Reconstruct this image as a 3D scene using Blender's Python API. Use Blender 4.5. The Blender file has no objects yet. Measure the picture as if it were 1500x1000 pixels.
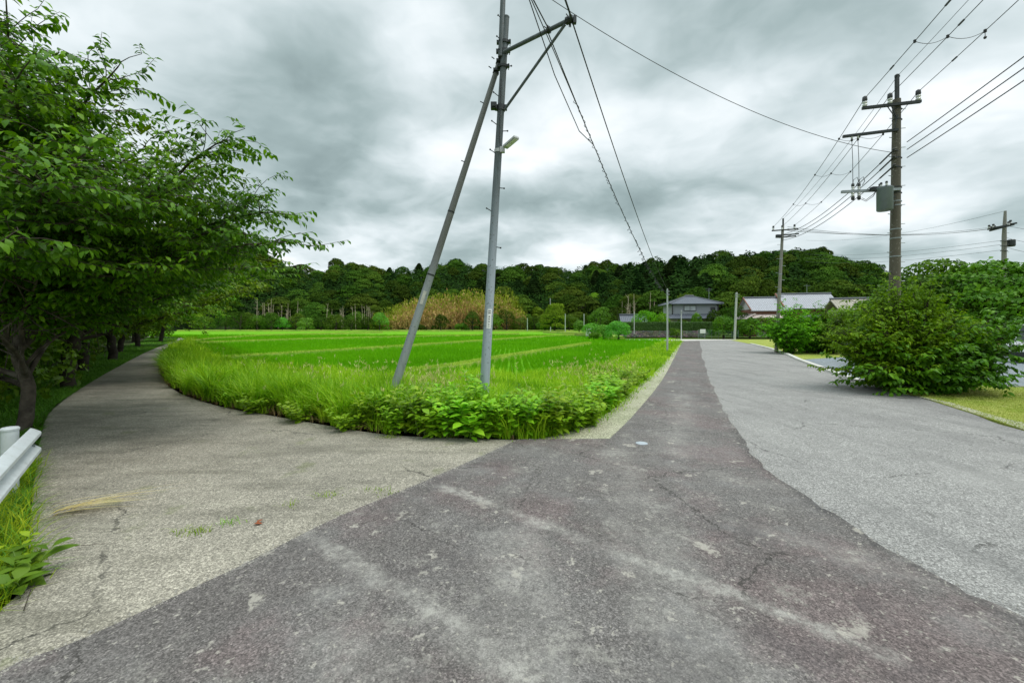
import bpy, math, random
import numpy as np
from mathutils import Vector
R = math.radians
random.seed(7)
rng = np.random.default_rng(7)
SC = bpy.context.scene
COL = SC.collection

# ------------------------------------------------------------------ camera, world, sun, exposure
EYE = 1.7          # eye height, metres
FOC, HOR = 600.0, 477.0
cam = bpy.data.cameras.new("camera")
cam.sensor_width = 36.0
cam.lens = 36.0 * FOC / 1500.0
cam.shift_y = (HOR - 500.0) / 1500.0
cam.clip_start, cam.clip_end = 0.05, 5000.0
cam_o = bpy.data.objects.new("camera", cam)
cam_o.location = (0, 0, EYE)
cam_o.rotation_euler = (R(90), 0, 0)
COL.objects.link(cam_o)
SC.camera = cam_o
SC.view_settings.view_transform = 'Standard'
SC.view_settings.look = 'None'
SC.view_settings.exposure = 0.30
SC.view_settings.gamma = 1.0

SUN_DIR = Vector((0.62, -0.30, 1.25)).normalized()     # towards the sun
sun = bpy.data.lights.new("sun", 'SUN')
sun.energy = 1.5
sun.angle = R(22)
sun.color = (1.0, 0.96, 0.9)
sun_o = bpy.data.objects.new("sun", sun)
sun_o.rotation_euler = SUN_DIR.to_track_quat('Z', 'Y').to_euler()
COL.objects.link(sun_o)


class NT:
    """small wrapper for building node trees"""
    def __init__(s, tree):
        s.t = tree; s.t.nodes.clear()
    def n(s, typ, ins=None, **props):
        nd = s.t.nodes.new(typ)
        for k, v in props.items(): setattr(nd, k, v)
        for k, v in (ins or {}).items(): s.set(nd.inputs[k], v)
        return nd
    def set(s, sock, v):
        if isinstance(v, bpy.types.NodeSocket): s.t.links.new(v, sock)
        elif isinstance(v, bpy.types.Node): s.t.links.new(v.outputs[0], sock)
        else:
            if isinstance(v, tuple) and len(v) == 3 and sock.type == 'RGBA': v = (*v, 1.0)
            sock.default_value = v
    def math(s, op, a, b=0.0, c=0.0, clamp=False):
        return s.n('ShaderNodeMath', {0: a, 1: b, 2: c}, operation=op, use_clamp=clamp).outputs[0]
    def vmath(s, op, a, b=(0, 0, 0)):
        nd = s.n('ShaderNodeVectorMath', {0: a}, operation=op)
        if op == 'SCALE': s.set(nd.inputs['Scale'], b)
        else: s.set(nd.inputs[1], b)
        return nd
    def noise(s, vec, scale, detail=3.0, rough=0.5, dist=0.0, col=False):
        nd = s.n('ShaderNodeTexNoise', {'Vector': vec, 'Scale': scale, 'Detail': detail, 'Roughness': rough, 'Distortion': dist})
        return nd.outputs['Color' if col else 'Fac']
    def voro(s, vec, scale, out='Distance', rand=1.0, feature='F1', dim='2D'):
        nd = s.n('ShaderNodeTexVoronoi', feature=feature, voronoi_dimensions=dim)
        s.set(nd.inputs['Vector'], vec); s.set(nd.inputs['Scale'], scale); s.set(nd.inputs['Randomness'], rand)
        return nd.outputs[out]
    def ramp(s, fac, stops, interp='LINEAR'):
        nd = s.n('ShaderNodeValToRGB', {0: fac}); cr = nd.color_ramp; cr.interpolation = interp
        while len(cr.elements) < len(stops): cr.elements.new(0.5)
        for e, (p, c) in zip(cr.elements, stops):
            e.position = p
            e.color = (c, c, c, 1) if isinstance(c, (int, float)) else (*c, 1)
        return nd.outputs[0]
    def sstep(s, v, a, b, x=0.0, y=1.0):
        return s.n('ShaderNodeMapRange', {0: v, 1: a, 2: b, 3: x, 4: y}, interpolation_type='SMOOTHSTEP').outputs[0]
    def mix(s, f, a, b, mode='MIX'):
        nd = s.n('ShaderNodeMix', data_type='RGBA', blend_type=mode)
        s.set(nd.inputs[0], f); s.set(nd.inputs[6], a); s.set(nd.inputs[7], b)
        return nd.outputs[2]
    def seg(s, x, y, a, b):
        """distance from the point (x, y) to the segment a-b"""
        ax, ay = a; bx, by = b; dx, dy = bx - ax, by - ay; l2 = dx * dx + dy * dy
        px, py = s.math('SUBTRACT', x, ax), s.math('SUBTRACT', y, ay)
        t = s.math('DIVIDE', s.math('ADD', s.math('MULTIPLY', px, dx), s.math('MULTIPLY', py, dy)), l2, clamp=True)
        ex = s.math('SUBTRACT', px, s.math('MULTIPLY', t, dx)); ey = s.math('SUBTRACT', py, s.math('MULTIPLY', t, dy))
        return s.math('SQRT', s.math('ADD', s.math('MULTIPLY', ex, ex), s.math('MULTIPLY', ey, ey)))


world = bpy.data.worlds.new("World")
SC.world = world
world.use_nodes = True
W = NT(world.node_tree)
sky = W.n('ShaderNodeTexSky', sky_type='NISHITA', sun_disc=False, sun_elevation=math.asin(SUN_DIR.z),
          sun_rotation=math.atan2(SUN_DIR.x, SUN_DIR.y), air_density=1.0, dust_density=2.0)
tc = W.n('ShaderNodeTexCoord')
sep = W.n('ShaderNodeSeparateXYZ', {0: tc.outputs['Generated']})
dx, dy, dz = sep.outputs
den = W.math('ADD', W.math('MAXIMUM', dz, 0.0), 0.26)
cx, cy = W.math('DIVIDE', dx, den), W.math('DIVIDE', dy, den)      # a flat cloud deck seen in perspective
cp = W.n('ShaderNodeCombineXYZ', {0: cx, 1: cy, 2: 0.0}).outputs[0]
cp2 = W.n('ShaderNodeMapping', {'Vector': cp, 'Location': (3.1, 7.7, 0), 'Rotation': (0, 0, R(40)), 'Scale': (0.92, 1.0, 1.0)}).outputs[0]
warp = W.noise(cp2, 0.9, 3, 0.5, 0.0, col=True)
cpw = W.vmath('ADD', cp2, W.vmath('SCALE', W.vmath('SUBTRACT', warp, (0.5, 0.5, 0.5)).outputs[0], 0.9).outputs[0]).outputs[0]
n1 = W.noise(cpw, 1.15, 6, 0.47)
n2 = W.noise(W.vmath('ADD', cp2, W.vmath('SCALE', W.noise(cp2, 3.0, 3, .5, 0.0, col=True), .5).outputs[0]).outputs[0], 3.2, 5, 0.48)
cl = W.math('ADD', W.math('MULTIPLY', n1, 0.74), W.math('MULTIPLY_ADD', n2, 0.30, -0.018))
# broad banks of the deck: (centre x, centre y, radius, amount) in deck coordinates
def deck(px, py):
    a, b = (px - 750) / FOC, (HOR - py) / FOC; n = math.sqrt(1 + a * a + b * b); d = b / n + 0.26
    return a / n / d, 1 / n / d
for bpx, bpy_, rpx, rpy, am_ in [      # direction of each bank seen from here, its spread, how bright or dark
        (260, 60, 170, 90, .045), (500, 30, 110, 70, -.05), (450, 235, 130, 85, -.06), (250, 190, 90, 70, .02), (640, 140, 90, 70, .01), (930, 60, 190, 100, .045), (820, 200, 130, 60, .03),
        (1130, 270, 170, 60, -.09), (760, 300, 260, 28, -.07), (1000, 190, 80, 60, .0), (1400, 120, 130, 45, .09), (1440, 230, 130, 50, -.08), (1230, 60, 70, 80, -.04),
        (480, 372, 160, 22, .06), (850, 365, 240, 18, .03), (1330, 335, 240, 30, .09), (1230, 180, 70, 60, .03), (60, 200, 120, 200, .0)]:
    bx_, by_ = deck(bpx, bpy_); rx_ = abs(deck(bpx + rpx, bpy_)[0] - deck(bpx - rpx, bpy_)[0]) / 2; ry_ = abs(deck(bpx, bpy_ + rpy)[1] - deck(bpx, bpy_ - rpy)[1]) / 2
    ex = W.math('DIVIDE', W.math('SUBTRACT', cx, bx_), rx_); ey = W.math('DIVIDE', W.math('SUBTRACT', cy, by_), ry_)
    g = W.math('EXPONENT', W.math('MULTIPLY', W.math('ADD', W.math('MULTIPLY', ex, ex), W.math('MULTIPLY', ey, ey)), -1.0))
    cl = W.math('ADD', cl, W.math('MULTIPLY', g, am_))
ccol = W.ramp(cl, [(0.30, (0.20, 0.265, 0.268)), (0.39, (0.32, 0.405, 0.41)), (0.465, (0.48, 0.565, 0.58)), (0.545, (0.68, 0.75, 0.775)), (0.66, (0.93, 0.96, 0.98))])
zen = W.sstep(dz, 0.62, 1.0, 1.0, 2.8)                 # an overcast sky is brightest overhead
ccol = W.vmath('SCALE', ccol, W.math('MULTIPLY', zen, 10.0)).outputs[0]
skyc = W.mix(0.965, sky.outputs[0], ccol)
bg = W.n('ShaderNodeBackground', {'Color': skyc, 'Strength': 0.1})
W.n('ShaderNodeOutputWorld', {0: bg})

# ------------------------------------------------------------------ helpers
def P(px, py, Z):
    return Vector(((px - 750.0) / FOC * Z, Z, EYE - (py - HOR) / FOC * Z))
def G(px, py, z=0.0):
    Z = (EYE - z) * FOC / (py - HOR)
    return ((px - 750.0) / FOC * Z, Z)

def tag(o, label=None, cat=None, group=None, kind=None):
    if label: o['label'] = label
    if cat: o['category'] = cat
    if group: o['group'] = group
    if kind: o['kind'] = kind
    return o

def mesh_np(name, V, F, mats, attr=None, smooth=False, midx=None):
    """V: n x 3; F: list of equal-width index arrays (m x 3 / m x 4)"""
    me = bpy.data.meshes.new(name)
    V = np.asarray(V, dtype=np.float32)
    F = [np.asarray(f, dtype=np.int32) for f in (F if isinstance(F, list) else [F]) if len(f)]
    loops = np.concatenate([f.ravel() for f in F]) if F else np.zeros(0, np.int32)
    sizes = np.concatenate([np.full(len(f), f.shape[1], np.int32) for f in F]) if F else np.zeros(0, np.int32)
    starts = np.concatenate([[0], np.cumsum(sizes)[:-1]]).astype(np.int32) if len(sizes) else sizes
    me.vertices.add(len(V)); me.vertices.foreach_set("co", V.ravel())
    me.loops.add(len(loops)); me.loops.foreach_set("vertex_index", loops)
    me.polygons.add(len(sizes)); me.polygons.foreach_set("loop_start", starts)
    for m in (mats if isinstance(mats, (list, tuple)) else [mats]): me.materials.append(m)
    if midx is not None: me.polygons.foreach_set("material_index", np.asarray(midx, np.int32))
    if attr is not None:
        a = me.attributes.new("rnd", 'FLOAT', 'FACE'); a.data.foreach_set("value", np.asarray(attr, np.float32))
    me.update(calc_edges=True)
    if smooth: me.polygons.foreach_set("use_smooth", np.ones(len(sizes), bool))
    return me

def link(name, me, parent=None, loc=None, rot=None, scale=None):
    o = bpy.data.objects.new(name, me); COL.objects.link(o)
    if parent is not None: o.parent = parent
    if loc is not None: o.location = loc
    if rot is not None: o.rotation_euler = rot
    if scale is not None: o.scale = scale
    return o

def empty(name, loc=(0, 0, 0), rotz=0.0, scale=None):
    o = bpy.data.objects.new(name, None); COL.objects.link(o)
    o.location = loc; o.rotation_euler = (0, 0, rotz); o.empty_display_size = 0.2
    if scale: o.scale = scale
    return o

def copy_tree(o, parent=None):
    c = o.copy(); COL.objects.link(c)
    if parent is not None: c.parent = parent
    for ch in o.children: copy_tree(ch, c)
    return c

class MB:
    """collects shapes into one mesh"""
    def __init__(s): s.v = []; s.f = []; s.k = 0; s.m = []
    def add(s, V, F, m=0):
        s.v.extend([tuple(p) for p in V])
        for f in F: s.f.append([i + s.k for i in f]); s.m.append(m)
        s.k += len(V)
    def box(s, c, d, rz=0.0, m=0, ax=None):
        hx, hy, hz = d[0] / 2, d[1] / 2, d[2] / 2
        pts = [Vector((sx * hx, sy * hy, sz * hz)) for sz in (-1, 1) for sy in (-1, 1) for sx in (-1, 1)]
        if ax is None: ca, sa = math.cos(rz), math.sin(rz); X, Y, Z = Vector((ca, sa, 0)), Vector((-sa, ca, 0)), Vector((0, 0, 1))
        else: X, Y, Z = ax
        c = Vector(c)
        s.add([c + X * p.x + Y * p.y + Z * p.z for p in pts],
              [(0, 2, 3, 1), (4, 5, 7, 6), (0, 1, 5, 4), (2, 6, 7, 3), (0, 4, 6, 2), (1, 3, 7, 5)], m)
    def tube(s, pts, rad, n=8, m=0, cap=True):
        pts = [Vector(p) for p in pts]
        if not isinstance(rad, (list, tuple)): rad = [rad] * len(pts)
        T = [(pts[min(i + 1, len(pts) - 1)] - pts[max(i - 1, 0)]).normalized() for i in range(len(pts))]
        u = T[0].orthogonal().normalized(); V = []; F = []
        for i, p in enumerate(pts):
            u = (u - T[i] * u.dot(T[i])).normalized(); w = T[i].cross(u)
            for k in range(n):
                a = 2 * math.pi * k / n
                V.append(p + (u * math.cos(a) + w * math.sin(a)) * rad[i])
        for i in range(len(pts) - 1):
            for k in range(n):
                F.append((i * n + k, i * n + (k + 1) % n, (i + 1) * n + (k + 1) % n, (i + 1) * n + k))
        if cap: F.append(tuple(range(n))[::-1]); F.append(tuple((len(pts) - 1) * n + k for k in range(n)))
        s.add(V, F, m)
    def cyl(s, a, b, r, r2=None, n=12, m=0): s.tube([a, b], [r, r if r2 is None else r2], n, m)
    def lathe(s, c, prof, n=16, m=0):
        V = []; F = []; c = Vector(c)
        for r, z in prof:
            for k in range(n): a = 2 * math.pi * k / n; V.append(c + Vector((r * math.cos(a), r * math.sin(a), z)))
        for i in range(len(prof) - 1):
            for k in range(n): F.append((i * n + k, i * n + (k + 1) % n, (i + 1) * n + (k + 1) % n, (i + 1) * n + k))
        F.append(tuple(range(n))[::-1]); F.append(tuple((len(prof) - 1) * n + k for k in range(n)))
        s.add(V, F, m)
    def mesh(s, name, mats, smooth=None):
        me = bpy.data.meshes.new(name); me.from_pydata(s.v, [], s.f)
        for x in (mats if isinstance(mats, (list, tuple)) else [mats]): me.materials.append(x)
        me.polygons.foreach_set("material_index", s.m)
        if smooth is not None:
            me.polygons.foreach_set("use_smooth", [True] * len(s.f))
            me.set_sharp_from_angle(angle=R(smooth))
        me.update(); return me
    def obj(s, name, mats, parent=None, smooth=None, loc=None, rot=None):
        return link(name, s.mesh(name, mats, smooth), parent, loc, rot)

def bevel(o, w=0.01, seg=2):
    b = o.modifiers.new("bevel", 'BEVEL'); b.width = w; b.segments = seg; b.limit_method = 'ANGLE'; return o

def catmull(pts, k=6):
    pts = [np.array(p, float) for p in pts]; out = []
    for i in range(len(pts) - 1):
        p0, p1, p2, p3 = pts[max(i - 1, 0)], pts[i], pts[i + 1], pts[min(i + 2, len(pts) - 1)]
        for j in range(k):
            t = j / k
            out.append(0.5 * ((2 * p1) + (-p0 + p2) * t + (2 * p0 - 5 * p1 + 4 * p2 - p3) * t * t + (-p0 + 3 * p1 - 3 * p2 + p3) * t ** 3))
    out.append(pts[-1]); return out

def slab(name, ring, z, depth, mat, kind='structure'):
    mb = MB(); n = len(ring)
    mb.add([(p[0], p[1], z) for p in ring] + [(p[0], p[1], z - depth) for p in ring],
           [tuple(range(n))] + [(i, i + n, (i + 1) % n + n, (i + 1) % n) for i in range(n)])
    o = mb.obj(name, mat); tag(o, kind=kind); return o

def inpoly(x, y, ring):
    ins = np.zeros(len(x), bool); n = len(ring); j = n - 1
    for i in range(n):
        xi, yi = ring[i]; xj, yj = ring[j]
        c = ((yi > y) != (yj > y)) & (x < (xj - xi) * (y - yi) / ((yj - yi) + 1e-12) + xi)
        ins ^= c; j = i
    return ins

def norm(a): return a / (np.linalg.norm(a, axis=-1, keepdims=True) + 1e-9)

def leaves(P_, D, N, L, Wd, fold=0.12, bend=0.15, fine=False):
    """leaf blades from bases P_, along D, facing N; -> verts, tris"""
    D = norm(D); S = norm(np.cross(D, N)); N = np.cross(S, D); n = len(P_)
    L = np.broadcast_to(np.asarray(L, float), (n,))[:, None]; Wd = np.broadcast_to(np.asarray(Wd, float), (n,))[:, None]
    tip = P_ + D * L - N * L * bend
    l = P_ + D * L * 0.42 - S * Wd * 0.5 + N * Wd * fold; r = P_ + D * L * 0.42 + S * Wd * 0.5 + N * Wd * fold
    if not fine:
        V = np.stack([P_, r, tip, l], 1).reshape(-1, 3); b = np.arange(n)[:, None] * 4
        return V, np.concatenate([b + np.array([[0, 1, 2]]), b + np.array([[0, 2, 3]])])
    mid = P_ + D * L * 0.5 + N * L * bend * 0.35
    l2 = P_ + D * L * 0.72 - S * Wd * 0.36 + N * Wd * fold * .6 - N * L * bend * .4; r2 = P_ + D * L * 0.72 + S * Wd * 0.36 + N * Wd * fold * .6 - N * L * bend * .4
    V = np.stack([P_, r, r2, tip, l2, l, mid], 1).reshape(-1, 3); b = np.arange(n)[:, None] * 7
    F = [(0, 1, 6), (1, 2, 6), (2, 3, 6), (3, 4, 6), (4, 5, 6), (5, 0, 6)]
    return V, np.concatenate([b + np.array([f]) for f in F])

def blades(x, y, h, w, lean, z0=0.0, az=None, segs=3, r_=None):
    """curved grass blades -> verts, list of faces, attr"""
    r_ = r_ or rng; n = len(x); az = r_.uniform(0, 2 * np.pi, n) if az is None else az
    z0 = np.broadcast_to(z0, (n,)); w = np.broadcast_to(w, (n,))
    dx, dy = np.cos(az), np.sin(az); fa = az + r_.normal(0, .5, n) + np.pi / 2
    sx, sy = np.cos(fa), np.sin(fa); rows = []
    for i in range(segs + 1):
        t = i / segs; off = lean * h * t ** 2; zz = h * (t - 0.35 * lean * t ** 3)
        ww = w * (1 - t) ** 0.6 * 0.5 if i < segs else np.zeros(n)
        c = np.stack([x + dx * off, y + dy * off, z0 + zz], 1); s_ = np.stack([sx * ww, sy * ww, ww * 0], 1)
        if i < segs: rows += [c - s_, c + s_]
        else: rows += [c]
    V = np.stack(rows, 1); m = V.shape[1]; b = np.arange(n)[:, None] * m
    Q = [b + np.array([[2 * i, 2 * i + 1, 2 * i + 3, 2 * i + 2]]) for i in range(segs - 1)]
    T = b + np.array([[2 * segs - 2, 2 * segs - 1, 2 * segs]])
    rr = r_.uniform(0, 1, n)
    return V.reshape(-1, 3), [np.concatenate(Q), T] if Q else [T], np.concatenate([rr] * segs)

# ------------------------------------------------------------------ materials
def mat(name):
    m = bpy.data.materials.new(name); m.use_nodes = True; return m, NT(m.node_tree)

def out(t, sh): t.n('ShaderNodeOutputMaterial', {0: sh})

def simple(name, col, rough=0.6, metal=0.0, var=0.15, scale=6.0, bump=0.0, spec=0.5, dirt=None):
    m, t = mat(name); p = t.n('ShaderNodeTexCoord').outputs['Object']
    f = t.noise(p, scale, 5, 0.6)
    c = t.mix(t.sstep(f, 0.3, 0.7), tuple(x * (1 - var) for x in col), tuple(min(1, x * (1 + var)) for x in col))
    if dirt: c = t.mix(t.math('MULTIPLY', t.sstep(t.noise(p, scale * .5, 6, 0.7), 0.5, 0.72), 0.6), c, dirt)
    b = t.n('ShaderNodeBsdfPrincipled', {'Base Color': c, 'Roughness': rough, 'Metallic': metal, 'Specular IOR Level': spec})
    if bump:
        t.set(b.inputs['Normal'], t.n('ShaderNodeBump', {'Strength': bump, 'Distance': 0.02, 'Height': t.noise(p, scale * 6, 4, 0.6)}).outputs[0])
    out(t, b); return m

def foliage(name, dark, mid, light, trans=0.3, rough=0.5, spec=0.35, patch=0.35, pscale=0.6):
    m, t = mat(name)
    a = t.n('ShaderNodeAttribute', attribute_name='rnd').outputs['Fac']
    g = t.n('ShaderNodeNewGeometry').outputs['Position']
    oi = t.n('ShaderNodeObjectInfo').outputs['Random']
    f = t.math('ADD', t.math('MULTIPLY', a, 1 - patch), t.math('MULTIPLY', t.sstep(t.noise(g, pscale, 3, 0.5), 0.3, 0.7), patch))
    c = t.ramp(f, [(0.0, dark), (0.5, mid), (1.0, light)])
    c = t.n('ShaderNodeHueSaturation', {'Hue': t.sstep(oi, 0, 1, 0.48, 0.515), 'Value': t.sstep(oi, 0, 1, 0.8, 1.2), 'Color': c}).outputs[0]
    b = t.n('ShaderNodeBsdfPrincipled', {'Base Color': c, 'Roughness': rough, 'Specular IOR Level': spec})
    tr = t.n('ShaderNodeBsdfTranslucent', {'Color': t.mix(0.5, c, (1.0, 1.0, 0.25), 'MULTIPLY')})
    sh = t.n('ShaderNodeMixShader', {0: trans, 1: b, 2: tr})
    out(t, sh); return m

M = {}
M['cherry_leaf'] = foliage('cherry_leaf', (.032, .080, .003), (.082, .185, .005), (.22, .38, .008), 0.34, 0.45, 0.25)
M['shrub_leaf'] = foliage('shrub_leaf', (.034, .090, .004), (.080, .18, .006), (.18, .32, .010), 0.3, 0.5, 0.18)
M['bright_leaf'] = foliage('bright_leaf', (.06, .21, .012), (.12, .34, .018), (.20, .46, .03), 0.35)
M['weed_leaf'] = foliage('weed_leaf', (.14, .32, .010), (.25, .50, .015), (.40, .64, .03), 0.35, 0.5, 0.35)
M['grass'] = foliage('grass', (.08, .22, .005), (.27, .50, .010), (.56, .72, .045), 0.42, 0.55, 0.15, .5, .5)
M['rice'] = foliage('rice', (.095, .27, .002), (.145, .38, .003), (.22, .47, .006), 0.35, 0.6, 0.08, .4, .12)
M['verge_grass'] = foliage('verge_grass', (.05, .13, .01), (.10, .25, .016), (.18, .36, .03), 0.3, 0.55, 0.25)
M['dry_grass'] = foliage('dry_grass', (.42, .46, .12), (.58, .62, .20), (.70, .72, .34), 0.25, 0.7, 0.2)
M['cherry_mid'] = foliage('cherry_mid', (.040, .105, .004), (.105, .23, .006), (.25, .42, .010), 0.36, 0.5, 0.2)
M['undergrowth'] = foliage('undergrowth', (.006, .018, .003), (.014, .038, .005), (.030, .070, .008), 0.05, 0.9, 0.05)  # colour darkened so gaps between the crowns read as deep shade
M['straw'] = foliage('straw', (.50, .34, .12), (.62, .48, .20), (.72, .62, .34), 0.2, 0.7, 0.2)
M['dark_crown'] = foliage('dark_crown', (.018, .044, .005), (.040, .088, .008), (.085, .16, .012), 0.15, 0.85, 0.06, .3, .08)
M['green_crown'] = foliage('green_crown', (.030, .072, .008), (.068, .135, .014), (.15, .24, .024), 0.2, 0.85, 0.06, .3, .08)
M['light_crown'] = foliage('light_crown', (.10, .19, .015), (.17, .30, .02), (.26, .40, .03), 0.25, 0.85, 0.06, .3, .1)
M['cedar_crown'] = foliage('cedar_crown', (.010, .028, .007), (.020, .055, .010), (.040, .085, .014), 0.1, 0.85, 0.06, .3, .1)
M['far_crown'] = foliage('far_crown', (.035, .075, .02), (.06, .12, .03), (.09, .17, .04), 0.1, 0.7, 0.2, .3, .1)
M['bamboo_dry'] = foliage('bamboo_dry', (.26, .13, .05), (.46, .26, .11), (.60, .42, .20), 0.2, 0.7, 0.2, .5, .15)
M['bamboo_green'] = foliage('bamboo_green', (.14, .24, .012), (.27, .38, .02), (.42, .50, .04), 0.3, 0.6, 0.2, .4, .15)
M['bark'] = simple('bark', (.085, .070, .055), .9, 0, .45, 5, .6, .2, dirt=(.16, .16, .13))
M['dark_bark'] = simple('dark_bark', (.045, .036, .028), .9, 0, .4, 5, .6, .2)
M['pale_stem'] = simple('pale_stem', (.34, .29, .20), .8, 0, .35, 2)
M['bamboo_stem'] = simple('bamboo_stem', (.30, .24, .10), .7, 0, .35, 1)
M['dark_metal'] = simple('dark_metal', (.045, .05, .05), .5, .6, .2)
M['steel'] = simple('steel', (.30, .33, .345), .5, .55, .15, 4, 0, .5)
M['white_metal'] = simple('white_metal', (.58, .62, .64), .62, .05, .08, 9, .12, .35, dirt=(.30, .31, .28))
M['cable'] = simple('cable', (.02, .021, .022), .6, 0, .1)
M['wire'] = simple('wire', (.07, .075, .08), .5, .3, .1)
M['porcelain'] = simple('porcelain', (.62, .62, .62), .25, 0, .05)
M['insulator_cap'] = simple('insulator_cap', (.04, .042, .045), .5, 0, .1)
M['concrete'] = simple('concrete', (.36, .35, .32), .9, 0, .2, 12, .3, .3, dirt=(.2, .2, .17))
M['small_post'] = simple('small_post', (.42, .44, .43), .7, 0, .1, 4)
M['transformer'] = simple('transformer', (.15, .175, .19), .5, .2, .1, 3)
M['lamp_body'] = simple('lamp_body', (.45, .46, .45), .45, .3, .08)
M['lamp_lens'] = simple('lamp_lens', (.70, .70, .66), .3, 0, .03)
M['sign_white'] = simple('sign_white', (.80, .80, .79), .5, 0, .04)
M['ink'] = simple('ink', (.05, .05, .06), .6, 0, .05)
M['tar'] = simple('tar', (.03, .03, .03), .8, 0, .1)


def pole_mat(name, low, high, z0, z1, spots=(.10, .09, .075)):
    m, t = mat(name); p = t.n('ShaderNodeTexCoord').outputs['Object']
    z = t.n('ShaderNodeSeparateXYZ', {0: p}).outputs[2]
    st = t.n('ShaderNodeMapping', {'Vector': p, 'Scale': (14, 14, 1.2)}).outputs[0]
    c = t.mix(t.sstep(z, z0, z1), low, high)
    c = t.mix(t.math('MULTIPLY', t.sstep(t.noise(st, 1.0, 6, 0.65), 0.48, 0.75), 0.5), c, tuple(x * .55 for x in low))
    c = t.mix(t.math('MULTIPLY', t.sstep(t.noise(p, 22, 3, 0.5), 0.62, 0.70), 0.7), c, spots)
    b = t.n('ShaderNodeBsdfPrincipled', {'Base Color': c, 'Roughness': .62, 'Metallic': .15})
    t.set(b.inputs['Normal'], t.n('ShaderNodeBump', {'Strength': .25, 'Distance': .01, 'Height': t.noise(p, 60, 3, .6)}).outputs[0])
    out(t, b); return m
# the steel pole and its brace are pale grey low down and darker above
M['pole_grey'] = pole_mat('pole_grey', (.37, .42, .48), (.085, .102, .105), 2.3, 5.0)
M['brace_grey'] = pole_mat('brace_grey', (.35, .375, .40), (.15, .152, .142), 2.3, 3.4)
M['concrete_pole'] = pole_mat('concrete_pole', (.115, .098, .070), (.095, .084, .062), 1, 8, (.30, .28, .24))
M['concrete_pole_pale'] = pole_mat('concrete_pole_pale', (.26, .24, .20), (.22, .21, .18), 1, 8, (.14, .13, .10))


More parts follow.
